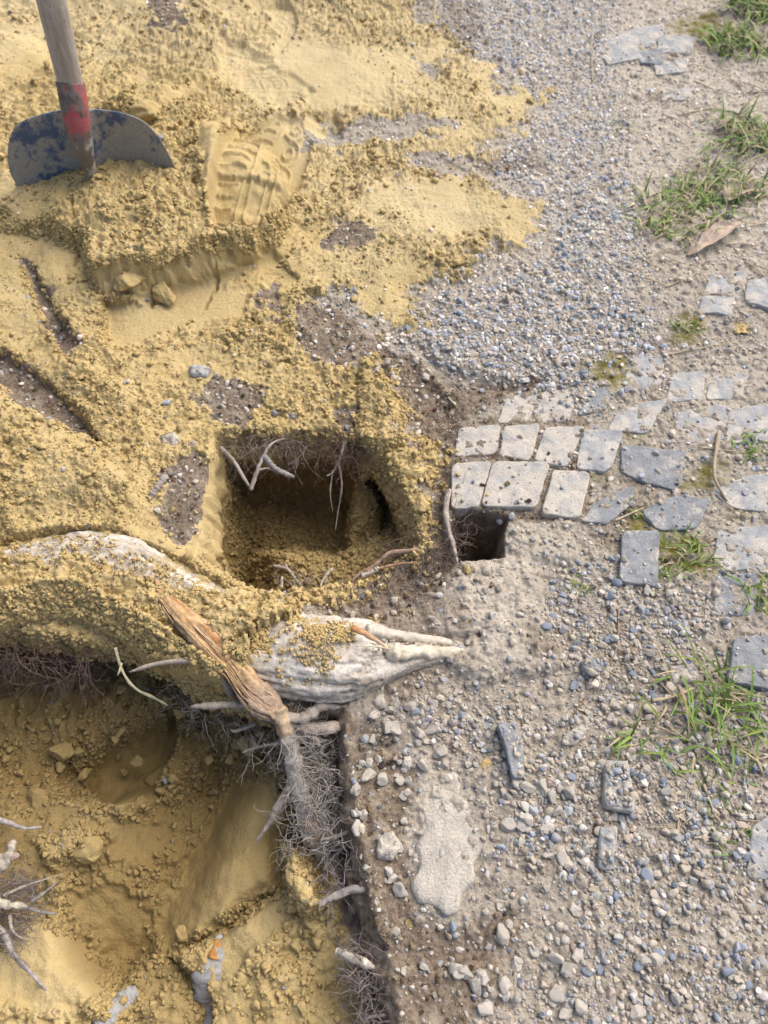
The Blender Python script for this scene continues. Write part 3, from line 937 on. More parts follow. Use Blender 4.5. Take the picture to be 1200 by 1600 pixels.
def stone(name, pts, mat, label, cat, group=None, proud=0.006, thick=0.05, rnd=2, edge=0.006, amp=0.0012, tilt=(0, 0), seed=0, zfix=None, cup=0.0, grow=1.0):
    zr0 = np.mean([on(a, b)[2] for a, b in pts]) if zfix is None else zfix
    zt = zr0 + proud
    o2 = PP(pts, zt)[:, :2]
    ol = outline(o2, 72, rnd)
    cen = ol.mean(0)
    ol = cen + (ol - cen) * grow
    size = np.sqrt(np.linalg.norm(ol - cen, axis=1).mean())
    rw = 1 + 0.06 * fbm(np.cos(np.linspace(0, 6.2832, 73)[:72]) * 2 + seed, np.sin(np.linspace(0, 6.2832, 73)[:72]) * 2, 1.7, 4, seed)
    ol = cen + (ol - cen) * rw[:, None]
    rings = [0.0, 0.14, 0.28, 0.42, 0.54, 0.65, 0.75, 0.83, 0.89, 0.935, 0.965, 0.985, 1.0]
    v = [np.array([[cen[0], cen[1], 0.0]])]
    rm = np.linalg.norm(ol - cen, axis=1)[:, None]
    for s in rings[1:]:
        xy = cen + (ol - cen) * s
        d = (1 - s) * rm[:, 0]
        drop = np.where(d < edge, edge * 0.8 * (1 - np.sqrt(np.maximum(1 - (1 - d / edge) ** 2, 0))), 0)
        v.append(np.column_stack([xy, -drop]))
    v.append(np.column_stack([cen + (ol - cen) * 1.004, np.full(72, -thick * 0.35)]))
    v.append(np.column_stack([cen + (ol - cen) * 0.97, np.full(72, -thick)]))
    v = np.vstack(v)
    nzv = amp * 3.0 * fbm(v[:, 0], v[:, 1], 28, 4, 300 + seed) + amp * 1.3 * fbm(v[:, 0], v[:, 1], 140, 3, 330 + seed)
    v[:, 2] += nzv * (v[:, 2] > -thick * 0.3) + zt + (v[:, 0] - cen[0]) * tilt[0] + (v[:, 1] - cen[1]) * tilt[1]
    v[:, 2] -= cup * np.minimum(1, np.linalg.norm(v[:, :2] - cen, axis=1) / rm.mean()) ** 2
    v[:, :2] += 0.0007 * np.stack([fbm(v[:, 1], v[:, 2], 130, 2, seed), fbm(v[:, 0], v[:, 2], 130, 2, seed + 5)], 1)
    nr = len(rings) - 1 + 2
    q, t = [], []
    j = np.arange(72)
    jn = (j + 1) % 72
    t.append(np.stack([np.zeros(72, int), 1 + j, 1 + jn], 1))
    for k in range(nr - 1):
        a, b = 1 + k * 72, 1 + (k + 1) * 72
        q.append(np.stack([a + j, b + j, b + jn, a + jn], 1))
    last = 1 + (nr - 1) * 72
    v = np.vstack([v, [[cen[0], cen[1], v[last:, 2].mean()]]])
    t.append(np.stack([np.full(72, len(v) - 1), last + jn, last + j], 1))
    cover_ = sdist(ol, 0, 0.05) > 0.003
    HS[cover_] = np.maximum(HS[cover_], (zt + (X[cover_] - cen[0]) * tilt[0] + (Y[cover_] - cen[1]) * tilt[1]))
    mb = MB()
    mb.add(v, np.vstack(q), np.vstack(t))
    ob = mb.build(name, mat, origin=(cen[0], cen[1], zt - thick))
    return tag(ob, label, cat, group)


HS = H.copy()                          # ground height with the set stones, for what lies loose on top
COBBLES = [
    # pts, material, proud, label
    ([(707, 725), (767, 722), (748, 790), (707, 792)], M_DUSTY, .012, "dusty white cobble at the upper left corner of the square hole"),
    ([(772, 721), (858, 723), (838, 790), (754, 789)], M_DUSTY, .012, "wide dusty beige cobble directly behind the square hole"),
    ([(866, 733), (922, 738), (906, 807), (847, 802)], M_DUSTY, .011, "dusty cobble with one grey corner right of the wide beige cobble"),
    ([(718, 669), (782, 663), (775, 707), (712, 712)], M_DUSTY, .006, "half buried pale cobble behind the dusty white one, nearest the bare earth"),
    ([(789, 665), (843, 663), (829, 717), (781, 711)], M_DUSTY, .006, "small pale cobble in the second row, between two other dusty ones"),
    ([(853, 669), (914, 664), (886, 727), (835, 720)], M_DUSTY, .008, "slanted dusty cobble in the second row, beside the blue-edged one"),
    ([(912, 672), (975, 673), (951, 736), (901, 729)], M_MIDSTONE, .010, "pale blue-grey cobble ending the row of dusty cobbles"),
    ([(974, 696), (1075, 706), (1056, 764), (1010, 752), (972, 735)], M_SLATE, .008, "broad dark grey cobble with moss along its lower edge"),
    ([(935, 782), (990, 758), (986, 788), (948, 818), (908, 814)], M_SLATE, .006, "narrow slanted slate cobble with moss at its lower corner"),
    ([(1003, 800), (1050, 775), (1110, 781), (1086, 826), (1030, 826)], M_SLATE, .006, "dark cobble with a yellow crumb of sand on it"),
    ([(974, 830), (1030, 828), (1027, 914), (969, 906)], M_SLATE, .012, "upright dark slate cobble left of the low grass"),
    ([(1112, 768), (1160, 745), (1215, 742), (1215, 800), (1150, 792)], M_MIDSTONE, .004, "grey cobble at the right edge under the bent dry stalk"),
    ([(968, 640), (1044, 622), (1012, 676), (950, 672)], M_MIDSTONE, .004, "grey cobble with a pinkish stain on its near edge"),
    ([(930, 610), (966, 598), (944, 640), (904, 648)], M_SLATE, .003, "thin sliver of grey cobble showing through the gravel"),
    ([(1062, 640), (1138, 634), (1128, 690), (1048, 690)], M_MIDSTONE, .002, "dusty cobble nearly drowned in gravel above the broad dark one"),
    ([(1120, 900), (1182, 895), (1180, 960), (1116, 960)], M_SLATE, .002, "flat slate cobble sunk in gravel at the right edge"),
    ([(1150, 996), (1225, 992), (1225, 1080), (1140, 1062)], M_SLATE, .014, "raised dark cobble behind the big grass tuft"),
    ([(942, 55), (985, 48), (1003, 92), (952, 100), (935, 80)], M_MIDSTONE, .006, "leftmost grey cobble of the far cluster"),
    ([(986, 44), (1036, 38), (1034, 70), (978, 74)], M_MIDSTONE, .006, "flat grey cobble at the back of the far cluster"),
    ([(1030, 56), (1086, 58), (1078, 82), (1028, 80)], M_MIDSTONE, .009, "palest rounded cobble of the far cluster"),
    ([(994, 80), (1040, 76), (1034, 102), (1000, 98)], M_SLATE, .006, "blue-grey cobble in the middle of the far cluster"),
    ([(1022, 98), (1070, 92), (1074, 112), (1026, 116)], M_MIDSTONE, .004, "small cobble in front of the far cluster"),
    ([(1036, 140), (1086, 136), (1080, 154), (1034, 156)], M_MIDSTONE, .003, "lone pale cobble below the far cluster"),
    ([(1108, 432), (1168, 422), (1160, 456), (1102, 458)], M_MIDSTONE, .004, "pale cobble in front of the curled dead leaf"),
    ([(1168, 440), (1225, 428), (1225, 488), (1164, 470)], M_MIDSTONE, .006, "large pale cobble cut by the right edge below the dead leaf"),
    ([(1098, 462), (1150, 464), (1142, 492), (1092, 486)], M_MIDSTONE, .003, "sunken pale cobble between moss and the right edge"),
    ([(1176, 1292), (1225, 1262), (1225, 1380), (1170, 1366)], M_MIDSTONE, .010, "smooth grey cobble at the right edge near the bottom grass"),
    ([(1110, 590), (1170, 580), (1160, 622), (1104, 624)], M_MIDSTONE, .002, "dusty cobble surface barely showing above the bent stalk"),
    ([(1142, 640), (1210, 630), (1210, 690), (1134, 692)], M_MIDSTONE, .003, "dusty cobble at the right edge behind the bent stalk's tip"),
    ([(1052, 584), (1102, 580), (1098, 622), (1042, 628)], M_MIDSTONE, .003, "faint dusty cobble between moss and the barely showing one"),
    ([(985, 560), (1040, 555), (1030, 604), (975, 608)], M_MIDSTONE, .002, "gravel strewn cobble beside the mossy joint"),
    ([(848, 612), (904, 606), (888, 656), (832, 660)], M_DUSTY, .003, "dirt covered cobble behind the second row of dusty ones"),
    ([(792, 620), (840, 613), (826, 656), (778, 661)], M_DUSTY, .002, "brown dirt smeared cobble at the edge of the bare earth"),
    ([(1122, 826), (1212, 822), (1212, 886), (1116, 890)], M_MIDSTONE, .003, "wide sunken cobble right of the low grass mat"),
]
for k, (pts, mt, pr, lb) in enumerate(COBBLES):
    stone("cobble", pts, mt, lb, "cobblestone", "cobbles of the old paving", pr * 0.6, 0.06, 2, 0.0022, 0.0009, seed=k, tilt=(0.03 * math.sin(k * 2.3), 0.03 * math.cos(k * 1.7)), grow=1.05)

stone("mortar_slab", [(690, 1200), (706, 1192), (722, 1214), (718, 1236), (742, 1256), (738, 1282), (762, 1302), (756, 1330), (740, 1352), (744, 1376), (722, 1400), (718, 1420), (696, 1430), (676, 1416), (650, 1410), (640, 1384), (654, 1360), (648, 1322), (664, 1296), (656, 1262), (676, 1240), (672, 1214)],
      M_SLAB, "long beige slab of old mortar lying in the brown earth", "slab", None, 0.003, 0.03, 1, 0.009, 0.0012, (0.0, -0.07), 41)
stone("slate_shard", [(776, 1130), (806, 1128), (818, 1160), (822, 1214), (800, 1216), (792, 1180)], M_SLATE,
      "blue-grey slate shard standing up beside the mortar slab", "stone", None, 0.014, 0.03, 1, 0.004, 0.001, (-0.25, 0.0), 42)
stone("stone_block", [(948, 1186), (985, 1186), (994, 1270), (944, 1262)], M_MIDSTONE,
      "tall beige-grey stone block sunk in gravel left of the grass", "stone", None, 0.014, 0.05, 1, 0.005, 0.0014, (0.05, -0.1), 43)
stone("stone_block", [(937, 1292), (966, 1290), (958, 1360), (936, 1356)], M_MIDSTONE,
      "narrow grey stone strip below the beige-grey block", "stone", None, 0.008, 0.04, 1, 0.004, 0.0014, (0.1, 0.0), 44)
stone("asphalt_lump", [(908, 1030), (930, 1022), (946, 1036), (938, 1054), (912, 1054)], M_SLATE,
      "dark rough asphalt lump lying on the blue gravel", "stone", None, 0.014, 0.02, 1, 0.010, 0.003, (0, 0), 45, cup=0.004)
stone("flat_stone", [(880, 1148), (910, 1130), (920, 1140), (900, 1164), (878, 1162)], M_SLAB,
      "flat pale stone with a jagged edge above the gravel", "stone", None, 0.007, 0.02, 1, 0.005, 0.002, (0, 0), 46)
stone("flat_stone", [(1044, 1040), (1086, 1036), (1092, 1064), (1050, 1070)], M_SLAB,
      "flat dusty stone touching the back of the big grass tuft", "stone", None, 0.005, 0.02, 1, 0.005, 0.002, (0, 0), 47)
stone("flat_stone", [(590, 1310), (612, 1296), (630, 1320), (614, 1344), (588, 1342)], M_SLAB,
      "pale stone on the edge of the big pit, left of the slab", "stone", None, 0.010, 0.02, 1, 0.008, 0.003, (0, 0), 48)
stone("gravel_lump", [(292, 572), (312, 566), (328, 574), (322, 586), (298, 586)], M_MIDSTONE,
      "flat grey stone on the sandy slope above the small pit", "stone", None, 0.010, 0.02, 1, 0.006, 0.002, (0, 0), 49)
stone("gravel_lump", [(248, 676), (270, 670), (282, 686), (268, 696), (250, 690)], M_SLAB,
      "brown-grey stone beside the cut root on the left slope", "stone", None, 0.010, 0.02, 1, 0.008, 0.003, (0, 0), 50)

# ------------------------------------------------------------------ loose stones and crumbs
STONEMASK = np.zeros_like(X)
for pts, *_ in COBBLES + [([(700, 1196), (728, 1222), (765, 1308), (746, 1368), (700, 1428), (644, 1392), (660, 1262)],)]:
    STONEMASK = np.maximum(STONEMASK, (sdist(poly(pts), 0, 0.05) > 0.002) * 1.0)
gravel_zone = np.zeros_like(X)
for pts, k in (([(650, -150), (1000, -150), (960, 100), (1000, 400), (1040, 540), (900, 640), (620, 540), (700, 440), (850, 400), (840, 330), (760, 270), (850, 170), (700, 60)], 1.0),
               ([(850, 890), (960, 870), (1100, 920), (1120, 1020), (1060, 1060), (900, 1180), (860, 1060)], 1.0),
               ([(780, 1180), (1195, 1060), (1230, 1640), (760, 1640), (900, 1420), (800, 1320)], 0.9),
               ([(640, 1060), (780, 1070), (880, 1180), (780, 1200), (640, 1140)], 0.9)):
    gravel_zone = np.maximum(gravel_zone, k * ss(sdist(poly(pts), 1) + 0.03 * patch, -0.03, 0.04))
den_gravel = (0.22 + 0.78 * gravel_zone) * (1 - 0.975 * sand) * (1 - 0.55 * soil) * (1 - 0.80 * STONEMASK) * (1 - 0.45 * dusty * (Y < 0.8)) * (dh < 0) * (1 - 0.85 * moss)
bury_root = (d_root < rr_ * 0.9) & (t_root < 0.9)
den_gravel = np.where(bury_root | (d1 > 0) | (d2 > 0), 0, den_gravel)


def sample(n, F, r, box=(-1.05, 1.35, -0.30, 2.2), lod=0.55):
    xs = r.uniform(box[0], box[1], n)
    ys = r.uniform(box[2], box[3], n)
    keep = (r.random(n) < mq(F, xs, ys) * (1 - (1 - lod) * ss(ys, 0.6, 1.6))) & (np.abs(xs - 0.10) < 0.40 + 0.34 * np.maximum(ys, 0.05) + 0.28)
    return xs[keep], ys[keep]


def settle(xs, ys, rad, sink):
    i = np.clip(np.searchsorted(gx, xs), 0, NX - 1)
    j = np.clip(np.searchsorted(gy, ys), 0, NY - 1)
    dx, dy = DX[j, i], DY[j, i]
    return np.stack([xs + dx, ys + dy, hq(xs, ys, HS) + rad * sink], 1)


def gravel():
    r = np.random.default_rng(21)
    mb = MB()
    small, mid = protos(1, 24, 0.22, 1.3, 2, 5), protos(2, 24, 0.10, 1.2, 7, 6)
    for n, lo, hi, pro, sink in ((330000, 0.0009, 0.0020, small, 0.25), (150000, 0.0020, 0.0034, small, 0.2), (88000, 0.0032, 0.0056, mid, 0.18), (11000, 0.0050, 0.0075, mid, 0.15)):
        xs, ys = sample(n, den_gravel, r, lod=0.8)
        rad = lo + (hi - lo) * r.random(len(xs)) ** 1.6
        bl = mq(gravel_zone, xs, ys)
        c = np.where((r.random(len(xs)) < 0.20 + 0.5 * bl * (ys > 0.42) + 0.10 * bl)[:, None], pick(PAL_GRAVEL, W_BLUE, len(xs), r), pick(PAL_GRAVEL, W_BEIGE, len(xs), r))
        c = c * (0.84 + 0.56 * ss(ys, 0.35, 1.1))[:, None]  # stones get paler with distance: painted haze
        rad = rad * (1 - 0.22 * ss(ys, 0.6, 1.2))
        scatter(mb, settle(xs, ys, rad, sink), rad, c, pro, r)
    # grit lying on the root's buried end
    tt = r.uniform(0.72, 0.99, 5000)
    off = r.uniform(-0.95, 0.95, 5000)
    rp = np.stack([np.interp(tt, kk, root_axis[:, q]) for q in range(4)], 1)
    keep = r.random(5000) < ss(tt, 0.74, 0.92) * ss(fbm(rp[:, 0], rp[:, 1] + off * rp[:, 3], 60, 3, 144), -0.1, 0.2)
    pts = np.stack([rp[:, 0], rp[:, 1] + off * rp[:, 3], rp[:, 2] + 0.84 * rp[:, 3] * np.sqrt(1 - off ** 2)], 1)[keep]
    rad = 0.0008 + 0.0024 * r.random(len(pts)) ** 2
    scatter(mb, pts, rad, pick(PAL_GRAVEL, W_BEIGE, len(pts), r) * 0.9, small, r)
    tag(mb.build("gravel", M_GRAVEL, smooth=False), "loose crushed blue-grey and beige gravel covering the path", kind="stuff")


gravel()

PEB = [("blue-grey", (0.20, 0.235, 0.295), (0.28, 0.31, 0.365)), ("beige", (0.46, 0.38, 0.29), (0.54, 0.46, 0.37)), ("white", (0.66, 0.64, 0.60), (0.72, 0.70, 0.66)),
       ("grey", (0.33, 0.33, 0.33), (0.42, 0.41, 0.39))]


def pebbles():
    r = np.random.default_rng(33)
    zone = den_gravel * (gravel_zone > 0.4)
    pro, fc = protos(3, 12, 0.10, 1.2, 8, 77)
    counts = (95, 105, 22, 70)
    for ci, (cn, c0, c1) in enumerate(PEB):
        meshes = []
        for k in range(8):
            mb = MB()
            v = pro[(k + 3 * ci) % 12] * np.array([1.15, 0.85, 0.62])
            mb.add(v, None, fc, np.asarray(c0) + (np.asarray(c1) - np.asarray(c0)) * r.random())
            o = mb.build("pebble", M_PEBBLE)
            meshes.append(o.data)
            bpy.data.objects.remove(o)
        xs, ys = sample(9000, zone, r, (-0.1, 0.9, -0.08, 1.3), 0.35)
        for k in range(min(counts[ci], len(xs))):
            rad = (0.0046 + 0.0034 * r.random() ** 2) * (0.8 if cn == "white" else 1)
            o = bpy.data.objects.new("pebble", meshes[k % 8])
            scene.collection.objects.link(o)
            o.location = (xs[k], ys[k], float(hq(xs[k], ys[k])) + rad * 0.25)
            o.rotation_euler = (r.normal() * 0.3, r.normal() * 0.3, r.uniform(0, 6.28))
            o.scale = (rad, rad, rad)
            tag(o, f"small angular {cn} pebble lying loose among the gravel of the path", "pebble", f"{cn} pebbles in the gravel")


pebbles()


def rubble():
    r = np.random.default_rng(35)
    pro, fc = protos(4, 10, 0.16, 1.6, 9, 78)
    meshes = []
    for k in range(10):
        mb = MB()
        v = pro[k] * (1 + 0.05 * n3(pro[k] * 3 + k, 3.0, k)[:, None]) * np.array([1.1, 0.9, 0.75])
        mb.add(v, None, fc, np.array([(0.50, 0.45, 0.38), (0.44, 0.40, 0.34), (0.56, 0.50, 0.43)][k % 3]))
        o = mb.build("rubble_stone", M_PEBBLE)
        meshes.append(o.data)
        bpy.data.objects.remove(o)
    zones = [((575, 700), (1085, 1200), 34), ((552, 640), (1190, 1400), 26), ((790, 900), (1225, 1350), 26), ((700, 880), (1440, 1590), 22), ((590, 760), (530, 610), 14), ((880, 1180), (1400, 1590), 16)]
    for (x0, x1), (y0, y1), n in zones:
        for _ in range(n):
            p = on(r.uniform(x0, x1), r.uniform(y0, y1))
            if mq(np.where(d2 > -0.004, 1, 0), p[0], p[1]) or mq(np.where(bury_root, 1, 0), p[0], p[1]):
                continue
            rad = 0.0045 + 0.0065 * r.random() ** 2.2
            o = bpy.data.objects.new("rubble_stone", meshes[r.integers(10)])
            scene.collection.objects.link(o)
            o.location = (p[0], p[1], p[2] + rad * 0.3)
            o.rotation_euler = (r.normal() * 0.4, r.normal() * 0.4, r.uniform(0, 6.28))
            o.scale = (rad, rad, rad)
            tag(o, "lumpy pale beige rubble stone lying on the bare earth beside the pits and gravel", "stone", "pale rubble stones on the earth")


rubble()


def crumbs():
    r = np.random.default_rng(45)
    mb = MB()
    s1, s2 = protos(1, 24, 0.55, 1.8, 2, 8), protos(2, 40, 1.0, 3.1, 5, 9)
    steep = np.clip(ws, 0, 1)
    den = sand * np.clip(rough ** 1.5 + 0.7 * steep, 0, 1) * ss(0.75 - smooth, 0, 0.6)
    den = np.where(on_root & (cover < 0.5), 0, den)
    edge_s = np.exp(-(s_edge / 0.05) ** 2) * (1 - sand) * 0.16
    den = np.clip(den + edge_s * (d1 < 0) * (d2 < 0), 0, 1)
    s0 = (np.array([OCT[0] * r.uniform(0.6, 1.3, (6, 1)) for _ in range(20)]), OCT[1])
    den = np.clip(den + 0.5 * ss(far_rub, -0.03, 0.02) * (d2 > 0), 0, 1)
    for n, lo, hi, pro in ((520000, 0.0008, 0.0018, s0), (120000, 0.0014, 0.0026, s1), (80000, 0.0022, 0.0044, s2), (15000, 0.0038, 0.0075, s2)):
        clump = np.clip((0.30 if lo > 0.002 else 0.5) + 2.6 * fbm(X, Y, 10, 4, 130 + int(lo * 1e4)), 0.03, 1)
        xs, ys = sample(n, den * clump, r, lod=0.5)
        rad = lo + (hi - lo) * r.random(len(xs)) ** 1.8
        base = np.array([0.515, 0.382, 0.172])
        c = base * (1 + 0.07 * r.normal(size=(len(xs), 1)))
        damp_shade = np.clip(ss(-hq(xs, ys), 0.03, 0.15) * 0.9, 0, 1)[:, None]  # darker with depth: damp sand and painted pit shade
        c = c * (1 - damp_shade) + np.array([0.275, 0.190, 0.074]) * damp_shade
        c = np.where((r.random(len(xs)) < 0.02)[:, None], np.array([0.3, 0.29, 0.28]), c)
        scatter(mb, settle(xs, ys, rad, 0.30), rad, c, pro, r, (0.7, 1.0), 1.0)
    xs, ys = sample(900000, np.maximum(np.maximum(ws, 0.6 * steep_face), 0.35 * (d1 > 0)) * ss(0.4 - smooth, 0, 0.3) * sand * np.where(on_root & (cover < 0.5), 0, 1), r, (-0.75, 0.2, -0.1, 1.5), 0.8)
    rad = 0.0009 + 0.0036 * r.random(len(xs)) ** 2.6
    damp_shade = np.clip(ss(-hq(xs, ys), 0.03, 0.15) * 0.9, 0, 1)[:, None]  # wall crumbs take the same damp tone and painted shade
    c = (np.array([0.515, 0.382, 0.172]) * (1 - damp_shade) + np.array([0.275, 0.190, 0.074]) * damp_shade) * (1 + 0.08 * r.normal(size=(len(xs), 1)))
    scatter(mb, settle(xs, ys, rad, 0.2), rad, c, s2, r, (0.7, 1.0), 1.0)
    # crumbs lying on the bare bark
    tt = np.where(r.random(16000) < 0.8, r.uniform(0.46, 0.74, 16000), r.uniform(0.13, 0.46, 16000))
    off = r.uniform(-0.9, 0.9, 16000)
    rp = np.stack([np.interp(tt, kk, root_axis[:, q]) for q in range(4)], 1)
    px_, py_ = rp[:, 0], rp[:, 1] + off * rp[:, 3]
    keep = fbm(px_, py_, 48, 5, 140, 0.65) + 0.25 * r.normal(size=16000) > 0.04 + 1.6 * np.clip(tt - 0.56, 0, 1) - 2.5 * np.clip(0.60 - tt, 0, 0.12) * (tt > 0.46) + 0.25 * np.clip(-off, 0, 1)
    pz = rp[:, 2] + rp[:, 3] * np.sqrt(np.maximum(0, 1 - off ** 2)) * 0.96
    rad = 0.0006 + 0.0022 * r.random(16000) ** 2.4
    pts = np.stack([px_, py_, pz], 1)[keep]
    c = np.array([0.515, 0.382, 0.172]) * (1 + 0.07 * r.normal(size=(len(pts), 1)))
    scatter(mb, pts, rad[keep], c, s2, r, (0.7, 1.0), 1.0)
    tag(mb.build("sand_crumbs", M_CRUMB, smooth=True), "crumbs of damp yellow sand strewn over the dug sand", kind="stuff")
    mb = MB()
    den = soil * (1 - sand) * (1 - 0.9 * STONEMASK) * np.where(bury_root | (d1 > 0) | (d2 > 0) | (dh > 0.004), 0, 1)
    for n, lo, hi, pro in ((60000, 0.0008, 0.0020, s1), (16000, 0.0018, 0.0044, s2)):
        xs, ys = sample(n, den, r, lod=0.5)
        rad = lo + (hi - lo) * r.random(len(xs)) ** 1.8
        pal = np.array([(0.15, 0.10, 0.065), (0.22, 0.155, 0.10), (0.30, 0.23, 0.16), (0.40, 0.33, 0.25), (0.09, 0.065, 0.045), (0.46, 0.42, 0.36)])
        c = pick(pal, np.array([3, 3, 2.5, 1.5, 1.5, 1.0]), len(xs), r)
        scatter(mb, settle(xs, ys, rad, 0.25), rad, c, pro, r, (0.6, 1.0), 1.0)
    tag(mb.build("soil_crumbs", M_SOILC, smooth=False), "brown earth crumbs on the bare soil around the pits", kind="stuff")


crumbs()


def clod(px, py, rpx, label, seed, lift=0.12, flat=0.62, group=None):
    p = on(px, py)
    scale = FPX / math.hypot(CAM_H - p[2], 1) / 1.0
    dist = (p - np.array([0, 0, CAM_H])) @ np.array([0, CP, -SP])
    rad = rpx * dist / FPX
    v, f = ICO[4]
    rc = np.random.default_rng(seed)
    w_ = v.copy()
    for _ in range(6):
        nn = rc.normal(size=3)
        nn /= np.linalg.norm(nn)
        w_ -= np.maximum(w_ @ nn - rc.uniform(0.35, 0.75), 0)[:, None] * nn * 0.9
    v = w_
    r = 1 + 0.26 * n3(v + seed, 1.6, seed) + 0.24 * n3(v + seed, 3.6, seed + 5) + 0.16 * n3(v + seed, 7.5, seed + 9) + 0.10 * n3(v, 15.0, seed + 2)
    vv = v * r[:, None] * np.array([1.15, 0.9, flat])
    a = seed * 1.7
    vv = np.stack([vv[:, 0] * math.cos(a) - vv[:, 1] * math.sin(a), vv[:, 0] * math.sin(a) + vv[:, 1] * math.cos(a), vv[:, 2]], 1) * rad
    dm = float(ss(-p[2], 0.03, 0.15)) * 0.9  # deep clods darkened: damp sand and painted pit shade
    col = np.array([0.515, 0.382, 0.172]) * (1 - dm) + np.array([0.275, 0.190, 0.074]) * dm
    mb = MB()
    mb.add(vv, None, f, col)
    o = mb.build("sand_clod", M_CRUMB)
    o.location = (p[0], p[1], p[2] + rad * lift)
    tag(o, label, "sand clod", group)


CLODS = [(258, 458, 20, "cracked sand clod against the front of the shovel heap"), (130, 1332, 24, "broad flat sand clod on the floor of the big pit"),
         (285, 1462, 16, "round sand clod at the foot of the smooth cut face"), (205, 440, 24, "blunt sand clod low on the heap under the shovel"),
         (470, 1392, 20, "tall sand lump standing under the torn side root"), (245, 1212, 18, "sand clod above the smooth scooped hollow"),
         (230, 178, 22, "sand clod just right of the red shovel socket"), (318, 245, 10, "small round clod left of the deep boot print"),
         (648, 740, 20, "sand lump on the ridge right of the small pit"), (655, 790, 16, "sand lump hanging on the edge above the grey root"),
         (756, 1195, 12, "yellow crumb of sand on the grey earth by the slate shard"), (640, 1444, 8, "small yellow sand crumb below the mortar slab's tip"),
         (95, 1175, 18, "dark damp clod under the sand covered root"), (170, 1100, 16, "damp clod in the shade beneath the roots"),
         (385, 1165, 18, "damp clod at the shaded back of the big pit"), (60, 1255, 20, "sand clod near the left root bundle")]
for k, (a, b, c, lb) in enumerate(CLODS):
    clod(a, b, c, lb, k + 3)
rq = np.random.default_rng(91)
for k in range(70):
    px, py = (rq.uniform(0, 460), rq.uniform(1060, 1240)) if k < 34 else (rq.uniform(120, 440), rq.uniform(190, 420)) if k < 52 else (rq.uniform(350, 590), rq.uniform(1340, 1590))
    q_ = on(px, py)
    if mq(smooth, q_[0], q_[1]) < 0.4 and mq(sand, q_[0], q_[1]) > 0.5 and mq(np.where(on_root, 0, 1), q_[0], q_[1]) > 0:
        clod(px, py, rq.uniform(5, 12), "small rough clod of yellow sand among many like it on the dug sand", 40 + k, 0.2, 0.75, "small loose sand clods")


# ------------------------------------------------------------------ the big root
GREY_BARK, PALE_BARK = np.array([0.40, 0.36, 0.31]), np.array([0.66, 0.60, 0.52])


def hair(mb, p, d, length, r0, rg, col, seg=9, curl=0.5, branch=0.3, grav=0.0, sides=4):
    d = np.asarray(d, float)
    d = d / (np.linalg.norm(d) + 1e-9)
    pts = [np.asarray(p, float)]
    dirs = []
    for k in range(seg):
        d = d + curl * rg.normal(size=3) * 0.55 + np.array([0, 0, -grav])
        d /= np.linalg.norm(d)
        pts.append(pts[-1] + d * length / seg)
        dirs.append(d)
    path = catmull(np.array(pts), seg * 2 + 1)
    tube(mb, path, np.linspace(r0, r0 * 0.3, len(path)), sides, col * rg.uniform(0.75, 1.2))
    if r0 > 0.00018:
        for k in range(2, seg):
            if rg.random() < branch:
                dd = dirs[k] + rg.normal(size=3) * 0.8
                hair(mb, pts[k], dd, length * rg.uniform(0.25, 0.5), r0 * 0.6, rg, col, max(4, seg - 3), curl, branch * 0.6, grav, sides)


def ppath(pts, n, z=0.0):
    return catmull(PP(pts, z), n)


